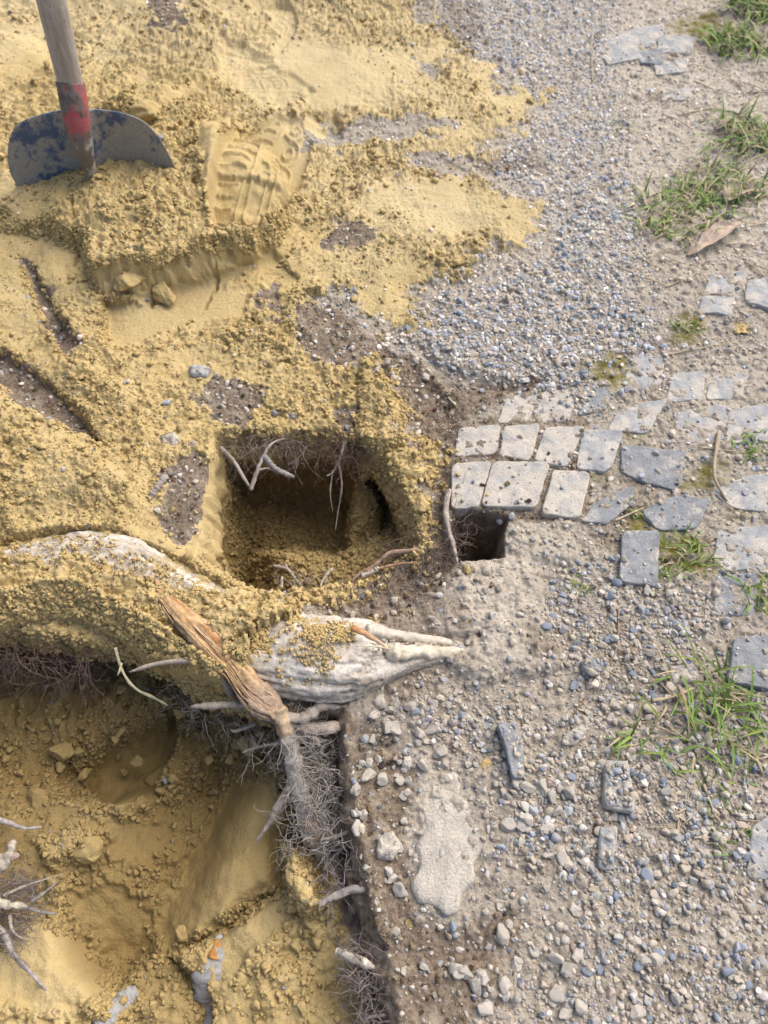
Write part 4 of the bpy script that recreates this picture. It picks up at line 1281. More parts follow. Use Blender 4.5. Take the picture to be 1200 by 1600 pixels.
def big_root():
    base = P(450, 1026, -0.05)
    root = empty("tree_root", base)
    tag(root, "thick pale tree root between the pits, sand covered at left, bare and torn at right", "tree root")
    # body
    n, sides = 420, 120
    ax = catmull(root_axis, n)
    path, rad = ax[:, :3], ax[:, 3]
    ns, bs = frames(path)
    th = np.arange(sides) * 2 * math.pi / sides
    s = np.concatenate([[0], np.cumsum(np.linalg.norm(np.diff(path, axis=0), axis=1))])
    S_, T_ = np.meshgrid(s, th, indexing='ij')
    arc = T_ * 0.05
    cx_, cy_ = np.cos(T_), np.sin(T_)
    lump = 0.10 * fbm(S_ * 12 + cx_ * 0.6, cy_ * 0.6, 1.0, 3, 201) + 0.075 * fbm(S_ * 30 + cx_, cy_ * 1.3, 1.2, 3, 202) + 0.035 * fbm(S_ * 75 + cx_ * 2.5, cy_ * 2.5, 1.3, 3, 213)
    strea = 0.045 * ss(fbm(S_ * 16, T_ * 4.5, 1.0, 4, 215, 0.6), 0.0, 0.05) + 0.030 * ss(fbm(S_ * 30, T_ * 8, 1.0, 3, 216), 0.1, 0.16) + 0.040 * fbm(S_ * 18, T_ * 7, 1.0, 4, 203) + 0.012 * fbm(S_ * 160, T_ * 3, 1.0, 2, 204)
    crk = ss(np.abs(fbm(S_ * 9, T_ * 5, 1.0, 4, 209)), 0.05, 0.0) + 0.7 * ss(np.abs(fbm(S_ * 5, T_ * 11, 1.0, 3, 211)), 0.03, 0.0) * ss(fbm(S_ * 14, T_ * 3, 1.0, 2, 212), -0.1, 0.2)
    crk = np.clip(crk, 0, 1)
    strea = strea - 0.035 * crk
    fluting = 0.13 * np.sin(3 * T_ + 5 * S_) * ss(S_ / s[-1], 0.70, 0.84)
    rr = rad[:, None] * (1 + lump + strea + fluting)
    v = path[:, None] + rr[..., None] * (cx_[..., None] * ns[:, None] + 0.84 * cy_[..., None] * bs[:, None])
    nz1 = fbm(S_ * 22, T_ * 2.2, 1.0, 4, 205)
    nz2 = fbm(S_ * 60, T_ * 9, 1.0, 3, 206)
    col = PALE_BARK * (1 + 0.10 * nz2[..., None])
    g = ss(nz1, 0.05, 0.45)[..., None]
    col = col * (1 - g) + np.array([0.43, 0.39, 0.34]) * g
    sc = (ss(fbm(S_ * 45, T_ * 14, 1.0, 3, 207), 0.28, 0.45) * 0.8)[..., None]
    col = col * (1 - sc) + np.array([0.33, 0.26, 0.19]) * sc
    fl_ = ss(fbm(S_ * 16, T_ * 4.5, 1.0, 4, 215, 0.6), 0.05, 0.0)[..., None] * 0.45
    col = col * (1 - fl_) + np.array([0.40, 0.33, 0.26]) * fl_
    film = (ss(fbm(S_ * 26, cx_ * 2 + cy_, 1.0, 5, 214, 0.65), 0.0, 0.18) * ss(0.74 - S_ / s[-1], 0, 0.2) * 0.9)[..., None]
    col = col * (1 - film) + np.array([0.47, 0.355, 0.17]) * film
    br = (ss(fbm(S_ * 30, T_ * 3, 1.0, 3, 208), 0.40, 0.6) * ss(S_ / s[-1], 0.60, 0.72) * 0.8)[..., None]
    col = col * (1 - br) + np.array([0.70, 0.58, 0.44]) * br
    col = col * (1 - 0.62 * crk[..., None])
    dusts = np.maximum(ss(S_ / s[-1], 0.80, 0.93) * 0.85, 0.7 * ss(fbm(S_ * 25, T_ * 3, 1.0, 4, 210), 0.12, 0.32))[..., None]
    col = col * (1 - dusts) + np.array([0.52, 0.44, 0.35]) * dusts
    mb = MB()
    i = np.arange(n - 1)[:, None] * sides
    j = np.arange(sides)[None]
    jn = (j + 1) % sides
    mb.add(v.reshape(-1, 3), np.stack([i + j, i + jn, i + sides + jn, i + sides + j], -1).reshape(-1, 4), None, col.reshape(-1, 3))
    local(mb.build("root_body", M_ROOT), root)
    # fork of pale wood at the right end and a peeled orange sliver
    mb = MB()
    tube(mb, ppath([(572, 986, .034), (606, 992, .026), (650, 998, .014), (690, 1003, .006), (730, 1010, -.012)], 50), np.linspace(0.008, 0.005, 50), 16, (0.56, 0.49, 0.40), 0.3, 3)
    tube(mb, ppath([(600, 1010, .030), (618, 1020, .029), (655, 1020, .018), (700, 1020, .006), (745, 1022, -.012)], 50), np.interp(np.linspace(0, 1, 50), [0, .2, 1], [0.004, 0.010, 0.006]), 16, (0.66, 0.56, 0.43), 0.35, 4)
    local(mb.build("root_fork", M_ROOT), root)
    mb = MB()
    tube(mb, ppath([(548, 980, .058), (570, 990, .058), (590, 1002, .053), (606, 1012, .046)], 24), np.array([0.001, *np.linspace(0.0042, 0.002, 23)]), 8,
         np.linspace((0.48, 0.20, 0.07), (0.62, 0.50, 0.34), 24), 0.2, 6, flat=0.5)
    tube(mb, ppath([(556, 1010, .061), (585, 1010, .056), (608, 1014, .047)], 20), np.linspace(0.0008, 0.0016, 20), 6, (0.60, 0.50, 0.36), 0.2, 7)
    local(mb.build("peeled_bark", M_ROOT), root)
    # torn wood: a ragged tongue of orange sapwood
    tw = [(244, 908, .058, .002, .5), (258, 935, .056, .008, .7), (286, 965, .056, .013, .8), (318, 995, .056, .017, .8), (346, 1024, .054, .016, .7), (368, 1052, .048, .014, .7),
          (388, 1078, .040, .018, .7), (410, 1098, .030, .019, .8), (430, 1112, .020, .014, .9), (446, 1130, .008, .010, 1)]
    A = np.array([np.append(P(a, b, max(z, on(a, b)[2] + 0.002 if a < 400 else z)), (r, f)) for a, b, z, r, f in tw])
    A[:6, 2] = np.convolve(np.pad(A[:6, 2], 1, mode='edge'), np.ones(3) / 3, 'valid')
    A = catmull(A, 130)
    pth = A[:, :3]
    sd2 = 40
    th = np.arange(sd2) * 2 * math.pi / sd2
    tg = np.gradient(pth, axis=0)
    tg /= np.linalg.norm(tg, axis=1, keepdims=True)
    side = np.cross(tg, np.array([0, 0, 1.0]))
    side /= np.linalg.norm(side, axis=1, keepdims=True)
    upv = np.cross(side, tg)
    Si, Ti = np.meshgrid(np.linspace(0, 1, 130), th, indexing='ij')
    fib = 1 + 0.14 * fbm(Si * 7, Ti * 7, 1.0, 3, 221) + 0.55 * fbm(Si * 12, np.cos(Ti) * 1.6, 1.0, 4, 222) - 0.22 * ss(np.abs(fbm(Si * 3, Ti * 4, 1.0, 3, 224)), 0.06, 0.0)
    R_ = A[:, 3][:, None] * fib
    cs, sn = np.cos(Ti), np.sin(Ti)
    ridge = np.sign(sn) * np.abs(sn) ** 0.8 * (1 + 0.35 * fbm(Si * 5, Ti * 5, 1.0, 4, 229))
    vv = pth[:, None] + (R_ * cs)[..., None] * side[:, None] + (R_ * 0.50 * ridge)[..., None] * upv[:, None]
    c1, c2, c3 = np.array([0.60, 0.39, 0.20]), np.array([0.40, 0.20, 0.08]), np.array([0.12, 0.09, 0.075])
    nzf = fbm(Si * 5, Ti * 7, 1.0, 4, 223)
    cc = c1 * (1 + 0.15 * nzf[..., None])
    w = ss(nzf, 0.15, 0.5)[..., None]
    cc = cc * (1 - w) + c2 * w
    low = ss(Si, 0.55, 0.75)[..., None]
    cc = cc * (1 - 0.75 * low) + np.array([0.36, 0.27, 0.21]) * 0.75 * low
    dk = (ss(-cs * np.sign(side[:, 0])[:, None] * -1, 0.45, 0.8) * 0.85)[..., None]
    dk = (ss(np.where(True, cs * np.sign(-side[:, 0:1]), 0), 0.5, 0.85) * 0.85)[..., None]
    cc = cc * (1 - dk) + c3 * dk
    mb = MB()
    i = np.arange(129)[:, None] * sd2
    j = np.arange(sd2)[None]
    jn = (j + 1) % sd2
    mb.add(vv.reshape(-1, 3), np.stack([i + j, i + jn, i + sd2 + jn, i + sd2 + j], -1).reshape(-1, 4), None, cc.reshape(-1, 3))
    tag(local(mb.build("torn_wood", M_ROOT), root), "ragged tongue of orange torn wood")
    mb = MB()
    rf = np.random.default_rng(66)
    for _ in range(95):
        a = rf.integers(2, 92)
        b = min(124, a + rf.integers(14, 46))
        seg = pth[a:b:3]
        ru = np.repeat(A[a:b:3, 3:4], 3, 1)
        o_ = rf.uniform(-1.05, 0.95)
        hgt_ = 0.50 * math.sqrt(max(0.02, 1 - min(1, abs(o_)) ** 2)) + rf.uniform(-0.12, 0.0)
        wv = 0.035 * vnoise(np.arange(len(seg)) * 0.5 + rf.uniform(0, 50), np.zeros(len(seg)), 3)[:, None]
        lift_ = np.linspace(rf.uniform(-0.1, 0.18), 0, len(seg))[:, None] ** 2 * 0.9
        p2 = seg + side[a:b:3] * ru * (o_ + wv) + upv[a:b:3] * ru * (hgt_ + lift_)
        if len(p2) < 4:
            continue
        rr2 = rf.uniform(0.0004, 0.0010) * np.sin(np.linspace(0.15, 3.0, len(p2))) ** 0.6
        cf = np.array([(0.60, 0.40, 0.21), (0.62, 0.44, 0.26), (0.54, 0.32, 0.15), (0.46, 0.28, 0.14), (0.58, 0.38, 0.20)][rf.integers(5)])
        if a > 70:
            cf = cf * 0.6 + np.array([0.14, 0.12, 0.11])
        tube(mb, catmull(p2, len(p2) * 2), np.repeat(rr2, 2), 5, cf * rf.uniform(0.8, 1.15), 0.2, int(rf.integers(99)), flat=0.7)
    local(mb.build("splinters", M_ROOT), root)
    # side root going down into the pit
    rg = np.random.default_rng(5)
    mb = MB()
    n_ = 90
    pth = ppath([(432, 1108, .018), (446, 1140, .004), (456, 1175, -.012), (464, 1215, -.03), (476, 1258, -.045), (486, 1295, -.06), (505, 1330, -.075), (540, 1362, -.09), (566, 1384, -.10)], n_)
    cc = np.tile(np.array([0.47, 0.42, 0.37]), (n_, 1)) * (1 + 0.15 * rg.normal(size=(n_, 1)))
    cc[:14] = (0.50, 0.37, 0.24)
    cc[50:54] = (0.48, 0.26, 0.12)
    cc[57:62] = (0.55, 0.40, 0.25)
    rad = np.interp(np.linspace(0, 1, n_), [0, .1, .3, .6, .8, 1], [.013, .010, .0115, .0105, .010, .008])
    tube(mb, pth, rad * (1 + 0.10 * vnoise(np.arange(n_) * 0.3, np.zeros(n_), 4)), 16, cc, 0.25, 8)
    local(mb.build("side_root", M_ROOT), root)
    gc = np.array([0.40, 0.335, 0.275])
    lets = [([(440, 1118, .012), (475, 1122, .01), (500, 1104, .008), (532, 1104, .0)], .0075, .006), ([(448, 1130, .002), (490, 1140, -.005), (534, 1134, -.012)], .009, .008),
            ([(470, 1145, -.005), (490, 1152, -.01), (500, 1166, -.015)], .004, .003), ([(455, 1228, -.034), (434, 1262, -.05), (418, 1290, -.06), (400, 1316, -.07)], .006, .0025),
            ([(462, 1230, -.034), (446, 1256, -.05), (428, 1284, -.06)], .003, .001), ([(376, 1108, .0), (362, 1084, .02), (345, 1052, .05), (326, 1036, .06), (300, 1032, .062), (250, 1036, .06), (202, 1050, .055)], .0048, .0030),
            ([(180, 1012, .04), (192, 1050, .03), (212, 1076, .02), (240, 1090, .0), (262, 1102, -.01)], .0018, .0016), ([(190, 1036, .035), (186, 1050, .035), (183, 1056, .03)], .0015, .001),
            ([(392, 1098, .02), (345, 1102, .025), (298, 1104, .02)], .0055, .0034), ([(400, 1130, -.01), (370, 1142, -.02), (360, 1140, -.02)], .003, .0015),
            ([(440, 1160, -.01), (400, 1168, -.03), (378, 1176, -.03)], .0024, .0012), ([(476, 1250, -.045), (505, 1278, -.05), (540, 1288, -.05), (552, 1280, -.05)], .004, .0015),
            ([(470, 1215, -.03), (490, 1240, -.04), (496, 1262, -.04)], .0032, .0012), ([(560, 1290, -.02), (530, 1306, -.03), (500, 1312, -.03)], .003, .002),
            ([(497, 1318, -.07), (520, 1342, -.08), (508, 1360, -.09), (490, 1378, -.09)], .0028, .001), ([(480, 1320, -.07), (478, 1360, -.10), (486, 1400, -.11)], .0022, .0008)]
    for k, (pts, r0, r1) in enumerate(lets):
        mb = MB()
        tube(mb, ppath(pts, 36), np.interp(np.linspace(0, 1, 36), [0, 0.8, 0.94, 1], [r0, r1, r1 * 0.8, r1 * 0.35]) * (1 + 0.12 * vnoise(np.arange(36) * 0.35 + k * 7.7, np.zeros(36), 9)), 9, gc if k not in (6, 7) else np.array([0.52, 0.46, 0.30]), 0.3, 20 + k)
        local(mb.build("rootlet", M_ROOT), root)
    # hair on the side roots and hanging below the root
    mb = MB()
    hc = np.array([0.43, 0.38, 0.335])
    for k in range(300):
        q = pth[rg.integers(8, n_)] + rg.normal(size=3) * 0.004
        d = np.array([rg.uniform(0.1, 1.2), rg.normal() * 0.6, rg.uniform(-0.7, 0.5)])
        hair(mb, q, d, rg.uniform(0.03, 0.085), rg.uniform(0.0003, 0.0008), rg, hc, 8, 0.55, 0.35, 0.05)
    for k in range(250):
        q = P(rg.uniform(455, 545), rg.uniform(1140, 1330), rg.uniform(-0.05, -0.005))
        hair(mb, q, (rg.normal() * 0.8, rg.normal() * 0.8, rg.uniform(-0.8, 0.2)), rg.uniform(0.02, 0.06), rg.uniform(0.0003, 0.0007), rg, hc * 0.9, 8, 0.7, 0.35, 0.02)
    for k in range(120):
        q = P(rg.uniform(290, 450), 0, 0)
        px = rg.uniform(270, 460)
        q = P(px, np.interp(px, [270, 460], [1062, 1160]) + rg.uniform(-10, 40), rg.uniform(-0.05, 0.0))
        hair(mb, q, (rg.normal() * 0.7, rg.normal() * 0.4 - 0.3, -0.6), rg.uniform(0.02, 0.06), rg.uniform(0.0003, 0.0006), rg, hc * 0.95, 8, 0.5, 0.3, 0.08)
    for k in range(60):
        q = P(rg.uniform(560, 690), rg.uniform(1090, 1130), 0.012)
        hair(mb, q, (rg.normal(), rg.normal(), 0.1), rg.uniform(0.015, 0.04), 0.0003, rg, hc * 0.8, 7, 0.6, 0.2, 0.02)
    tag(local(mb.build("root_hair", M_HAIR), root), kind="stuff")


big_root()


def root_thing(name, label, thick, hairs, seed, anchor, cat="root", group=None):
    """thick: (pixel path, r0, r1, colour); hairs: (n, px0, px1, py0, py1, z0, z1, direction, length, colour)"""
    rg = np.random.default_rng(seed)
    o = empty(name, anchor)
    tag(o, label, cat, group)
    for pts, r0, r1, col in thick:
        mb = MB()
        n = 36
        tube(mb, ppath(pts, n), np.interp(np.linspace(0, 1, n), [0, 0.8, 0.94, 1], [r0, r1, r1 * 0.75, r1 * 0.3]) * (1 + 0.12 * vnoise(np.arange(n) * 0.35 + 5.5 * len(mb.v), np.zeros(n), seed)), 9, np.asarray(col) * (1 + 0.12 * rg.normal(size=(n, 1))), 0.3, seed)
        local(mb.build("rootlet", M_ROOT), o)
    if hairs:
        mb = MB()
        for n, x0, x1, y0, y1, z0, z1, d, ln, col in hairs:
            for _ in range(n):
                q = P(rg.uniform(x0, x1), rg.uniform(y0, y1), rg.uniform(z0, z1))
                hair(mb, q, np.asarray(d) + rg.normal(size=3) * 0.7, ln * rg.uniform(0.5, 1.3), rg.uniform(0.0003, 0.0008), rg, np.asarray(col), 8, 0.5, 0.3, 0.04)
        tag(local(mb.build("root_hair", M_HAIR), o), kind="stuff")
    return o


GR, BR, DK, PL = (0.38, 0.32, 0.27), (0.24, 0.165, 0.12), (0.15, 0.11, 0.09), (0.56, 0.49, 0.40)
root_thing("root_tuft", "forked grey roots dangling from the back left rim of the small pit",
           [([(345, 700, .0), (365, 720, .005), (380, 745, .0), (392, 764, -.01)], .0032, .0022, GR), ([(392, 766, -.01), (402, 735, .005), (412, 712, .012), (424, 694, .015), (445, 685, .01)], .003, .002, GR),
            ([(412, 712, .012), (428, 730, .0), (446, 740, -.01), (460, 746, -.015)], .004, .0035, (0.33, 0.30, 0.28)), ([(402, 735, .005), (420, 732, .0), (440, 742, -.01)], .0018, .001, GR)],
           [(150, 345, 480, 668, 706, -.01, .012, (0, -0.6, -0.4), 0.045, (0.25, 0.20, 0.17)), (60, 330, 480, 684, 700, -.03, -.005, (0, -0.3, -0.8), 0.05, (0.30, 0.25, 0.21))], 301, P(400, 700, -.01))
root_thing("root_tuft", "brown root beard hanging down the back wall of the small pit",
           [([(538, 690, .0), (530, 720, -.01), (520, 738, -.02), (510, 744, -.02)], .003, .0015, GR), ([(530, 728, -.01), (534, 760, -.03), (528, 800, -.06), (524, 828, -.07)], .0018, .0007, GR),
            ([(520, 735, -.02), (516, 770, -.04), (520, 800, -.06)], .0015, .0006, GR)],
           [(260, 500, 566, 650, 715, -.02, .014, (0, -0.3, -0.7), 0.05, (0.18, 0.115, 0.088))], 302, P(535, 700, -.01))
root_thing("root_twig", "bare branching grey twig roots on the near rim of the small pit",
           [([(428, 884, -.005), (450, 890, .0), (462, 906, .0), (476, 922, .0)], .0022, .0016, GR), ([(468, 890, .0), (480, 910, .0), (492, 922, .0)], .0012, .0008, BR),
            ([(520, 888, .008), (506, 904, .004), (498, 924, .0)], .0016, .0012, PL), ([(440, 918, .006), (441, 900, .01)], .002, .0016, PL), ([(450, 890, .0), (446, 880, .0)], .0014, .001, GR)],
           [(30, 430, 530, 900, 935, -.005, .01, (0, 0.2, 0.3), 0.03, (0.27, 0.23, 0.2))], 303, P(475, 915, -.01))
root_thing("root_twig", "reddish brown forked root reaching over the right rim of the small pit",
           [([(548, 922, -.01), (556, 902, .0), (585, 884, .01), (606, 866, .014), (640, 860, .012), (660, 858, .006)], .0032, .0028, (0.34, 0.23, 0.16)),
            ([(570, 894, .006), (600, 886, .012), (632, 880, .01), (655, 882, .008)], .0028, .0012, (0.36, 0.21, 0.13)), ([(566, 900, .004), (584, 892, .01), (592, 886, .012)], .0036, .003, PL)],
           [(130, 590, 700, 850, 925, -.01, .006, (0.2, 0, 0.1), 0.04, (0.20, 0.15, 0.12))], 304, P(600, 885, -.01))
root_thing("root_twig", "peeled grey root standing at the left edge of the square hole",
           [([(702, 766, .012), (697, 790, .016), (699, 820, .016), (707, 850, .014), (715, 880, .006)], .0042, .0032, (0.40, 0.34, 0.28))],
           [(170, 650, 716, 750, 900, -.012, .006, (0, -0.2, 0.1), 0.04, (0.20, 0.15, 0.12))], 305, P(706, 830, -.01))
root_thing("cut_root", "grey cut root stub poking from the sand left of the small pit",
           [([(234, 780, .018), (246, 762, .022), (262, 742, .024)], .0055, .006, (0.34, 0.29, 0.26)), ([(262, 742, .024), (300, 732, .012), (335, 716, .008)], .0034, .002, (0.22, 0.18, 0.15)),
            ([(284, 712, .014), (296, 700, .02), (306, 690, .024)], .0048, .0052, (0.42, 0.34, 0.26))],
           [(110, 246, 305, 790, 880, -.004, .014, (0.1, -0.3, 0.1), 0.04, (0.22, 0.17, 0.14))], 306, P(260, 750, .0))
root_thing("root_tuft", "dark matted root beard under the sand covered root at the left edge",
           [([(-30, 962, .012), (40, 968, .012), (110, 980, .008), (160, 990, .004), (214, 986, .006)], .010, .007, (0.17, 0.14, 0.12)),
            ([(10, 992, -.005), (90, 986, -.002), (160, 990, .0), (215, 996, .0)], .0025, .0012, (0.26, 0.16, 0.11)), ([(0, 940, .03), (30, 945, .03), (60, 962, .02)], .003, .002, DK)],
           [(430, -20, 150, 965, 1045, -.06, .01, (0.2, -0.3, -0.4), 0.06, (0.15, 0.105, 0.085)), (90, 120, 240, 985, 1020, -.03, .0, (0.1, -0.2, -0.6), 0.03, (0.2, 0.17, 0.14))], 307, P(100, 985, -.02))
root_thing("root_bundle", "bundle of cut roots entering the big pit from the left edge",
           [([(-30, 1395, -.05), (0, 1412, -.05), (45, 1416, -.06)], .008, .004, (0.56, 0.49, 0.38)), ([(-20, 1440, -.06), (8, 1462, -.06), (20, 1490, -.065), (50, 1522, -.07), (82, 1558, -.085)], .0045, .0022, (0.36, 0.31, 0.28)),
            ([(-20, 1370, -.06), (10, 1345, -.05), (22, 1312, -.05)], .0075, .0055, (0.44, 0.37, 0.30)), ([(-30, 1345, -.05), (5, 1342, -.05), (30, 1336, -.05)], .0065, .005, (0.36, 0.29, 0.24)),
            ([(-10, 1280, -.08), (10, 1284, -.08), (38, 1294, -.085), (66, 1292, -.09)], .004, .0018, (0.38, 0.34, 0.31)), ([(40, 1418, -.06), (70, 1426, -.07), (92, 1428, -.075)], .002, .0012, (0.25, 0.23, 0.22)),
            ([(5, 1400, -.06), (40, 1384, -.06), (96, 1366, -.075)], .0022, .0008, GR), ([(48, 1410, -.06), (70, 1394, -.065), (92, 1376, -.07)], .0022, .0012, (0.24, 0.22, 0.21)),
            ([(15, 1430, -.06), (20, 1455, -.06), (40, 1470, -.065)], .0022, .001, GR)],
           [(160, -25, 35, 1370, 1480, -.09, -.05, (0.8, 0, -0.1), 0.045, (0.25, 0.21, 0.19))], 308, P(0, 1400, -.08))
root_thing("root_tuft", "pale broken root with fine hairs at the bottom edge of the big pit",
           [([(526, 1486, -.03), (550, 1496, -.02), (585, 1512, -.012)], .0042, .005, PL), ([(538, 1494, -.03), (556, 1514, -.03), (562, 1530, -.03)], .0022, .0012, (0.40, 0.30, 0.25)),
            ([(545, 1486, -.02), (560, 1480, -.02)], .0025, .001, (0.36, 0.28, 0.22)), ([(570, 1590, -.03), (620, 1584, -.02), (660, 1590, -.01)], .0018, .001, GR)],
           [(230, 555, 640, 1480, 1610, -.06, -.008, (-0.5, 0.2, -0.1), 0.045, (0.26, 0.22, 0.20))], 309, P(580, 1510, -.03))
root_thing("cut_root", "thin pale cut root pointing left from the pit's earth bank",
           [([(498, 1414, -.03), (515, 1404, -.03), (545, 1392, -.025), (576, 1388, -.012)], .0034, .0044, (0.43, 0.37, 0.32)), ([(518, 1404, -.03), (518, 1420, -.04), (522, 1438, -.05)], .0015, .0008, GR)],
           [(150, 500, 590, 1290, 1400, -.08, -.015, (-0.2, 0, -0.3), 0.04, (0.28, 0.25, 0.235))], 310, P(555, 1392, -.03))


def floor_root(pts, radii, label, seed, scar):
    rg = np.random.default_rng(seed)
    o = empty("buried_root", on(pts[0][0], pts[0][1]) - np.array([0, 0, 0.02]))
    tag(o, label, "root")
    pth = np.array([on(a, b, 0.0, 0.0) for a, b in pts])
    rd = catmull(np.array([[r_, r_, r_] for r_ in radii]), 60)[:, 0]
    pth = catmull(pth, 60)
    pth[:, 2] = hq(pth[:, 0], pth[:, 1])
    pth[:, 2] = np.convolve(np.pad(pth[:, 2], 8, mode='edge'), np.ones(17) / 17, 'valid') - rd * 0.72 + 0.004
    mb = MB()
    tube(mb, pth, rd, 28, np.tile((0.34, 0.325, 0.31), (60, 1)) * (1 + 0.08 * rg.normal(size=(60, 1))), 0.2, seed, flat=0.7)
    local(mb.build("root_body", M_ROOT), o)
    if scar:
        mb = MB()
        a, b = scar
        q = pth[a:b] + np.array([-0.001, 0, 0.0]) + np.array([0, 0, 1]) * rd[a:b, None] * 0.55
        tube(mb, q, rd[a:b] * 0.5 + 0.0005, 12, (0.50, 0.24, 0.06), 0.3, seed + 1, flat=0.6)
        tag(local(mb.build("bark_wound", M_ROOT), o), "bright orange wound in the bark")


floor_root([(345, 1462), (338, 1490), (328, 1525), (326, 1560), (334, 1600), (340, 1640)], [.004, .010, .021, .017, .010, .010],
           "grey root surfacing in the pit floor with an orange wound", 411, (3, 16))
floor_root([(216, 1548), (196, 1560), (178, 1580), (160, 1605), (150, 1640)], [.006, .010, .009, .012, .012],
           "short grey root patch showing through the sand at the bottom left", 412, None)

# ------------------------------------------------------------------ grass, straw, leaves
def grass_tuft(px, py, spread, n, length, label, seed, lean=0.6, fresh=1.0, wid=0.0020):
    rg = np.random.default_rng(seed)
    c = on(px, py)
    mb = MB()
    for k in range(n):
        a, rr = rg.uniform(0, 6.28), spread * math.sqrt(rg.random())
        b = np.array([c[0] + rr * math.cos(a) * 1.2, c[1] + rr * math.sin(a), 0])
        b[2] = float(hq(b[0], b[1])) - 0.003
        az = rg.uniform(0, 6.28)
        L = length * rg.uniform(0.45, 1.15)
        ln = lean * rg.uniform(0.7, 1.9)
        d = np.array([math.cos(az), math.sin(az), 0])
        s = np.linspace(0, 1, 8)
        ang = math.radians(rg.uniform(48, 80)) - ln * s * 1.3
        seg = L / 7
        pts = [b]
        for q in ang[1:]:
            pts.append(pts[-1] + seg * (d * math.cos(q) + np.array([0, 0, math.sin(q)])))
        pts = np.array(pts)
        sidev = np.array([-d[1], d[0], 0])
        w = wid * rg.uniform(0.6, 1.3) * np.array([0.7, 1, 1, 0.95, 0.85, 0.65, 0.4, 0.04])
        v = np.stack([pts - sidev * w[:, None], pts + np.array([0, 0, -1]) * w[:, None] * 0.35, pts + sidev * w[:, None]], 1).reshape(-1, 3)
        i = np.arange(7)[:, None] * 3
        q = np.concatenate([np.stack([i, i + 1, i + 4, i + 3], -1), np.stack([i + 1, i + 2, i + 5, i + 4], -1)]).reshape(-1, 4)
        g = np.array([0.125, 0.215, 0.040]) * rg.uniform(0.7, 1.35) + np.array([0.09, 0.055, 0.01]) * rg.random() ** 1.5
        dry = rg.random() > fresh - 0.10
        if dry:
            g = np.array([0.42, 0.34, 0.19]) * rg.uniform(0.7, 1.2)
        mb.add(v, q, None, g)
    o = mb.build("grass_tuft", M_GRASS, origin=tuple(c))
    tag(o, label, "grass")


GT = [(1100, 1075, .034, 44, .075, "fresh green grass tuft standing against the raised dark cobble at the right edge", .75, .9, .0013),
      (1150, 1130, .032, 40, .065, "green blades at the right edge below the tallest grass tuft", .8, .9, .0013),
      (1075, 1130, .030, 26, .055, "low sprawling green blades in front of the tallest grass tuft", 1.0, .85, .0013),
      (1040, 1170, .034, 22, .045, "sparse thin blades between the small sprout and the tallest tuft", 1.0, .85, .0012),
      (985, 1150, .012, 14, .050, "small grass sprout left of the tallest tuft, above the beige-grey block", .7, 1, .0014),
      (1070, 865, .030, 90, .032, "low mat of fine grass beside the dark upright cobble", 1.1, .9, .0010),
      (1040, 905, .016, 30, .028, "thin grass at the foot of the dark upright cobble", 1.1, .9, .0010),
      (905, 912, .016, 26, .022, "tiny grass sprig at the top of the blue gravel bed", 1.0, .9, .0010),
      (1060, 335, .070, 190, .058, "wide grass patch left of the curled dead leaf", 1.1, .72, .0016),
      (1125, 290, .070, 180, .060, "grass behind the straw at the right edge", 1.0, .8, .0016),
      (1175, 215, .065, 150, .075, "taller grass at the upper right edge", .9, .85, .0018),
      (1150, 75, .055, 110, .080, "bright grass leaning in at the far right corner", 1.0, .95, .002),
      (1185, 15, .055, 110, .100, "grass clump in the top right corner", .9, .95, .0024),
      (970, 200, .020, 40, .020, "small mossy grass sprig on the far gravel", 1.2, .8, .001),
      (1070, 510, .018, 34, .030, "small sprig of grass near the right edge, mid height", 1.0, .85, .0012),
      (1165, 700, .024, 36, .032, "grass sprig beside the bent dry stalk", 1.0, .9, .0013),
      (1185, 935, .020, 30, .040, "grass sprig cut by the right edge beside the sunk slate", .9, .9, .0014),
      (1130, 1300, .026, 44, .026, "thin wispy grass below the big tuft, by the grey cobble", 1.1, .85, .0010),
      (1110, 1205, .030, 50, .030, "fine short grass in front of the big tuft", 1.2, .85, .0010),
      (985, 800, .014, 20, .022, "yellowish sprig in the joint behind the dark upright cobble", 1.1, .6, .0010)]
for k, (a, b, sp, n, L, lb, le, fr, w) in enumerate(GT):
    grass_tuft(a, b, sp, n, L, lb, 500 + k, le, fr, w)


def stalk(pts, r, label, seed, col=(0.52, 0.42, 0.28), group=None, name="dry_stalk"):
    pth = np.array([on(p_[0], p_[1]) for p_ in pts])
    for k, p_ in enumerate(pts):
        lift = p_[2] if len(p_) > 2 else 0.001
        pth[k] = on(p_[0], p_[1]) + np.array([0, 0, lift + r])
    path = catmull(pth, 14 * (len(pts) - 1))
    path[:, 2] = np.maximum(path[:, 2], hq(path[:, 0], path[:, 1]) + r * 0.6)
    mb = MB()
    o = path[0].copy()
    tube(mb, path, np.linspace(r, r * 0.6, len(path)), 7, col, 0.2, seed)
    tag(mb.build(name, M_STRAW, origin=tuple(o)), label, "dry stalk", group)


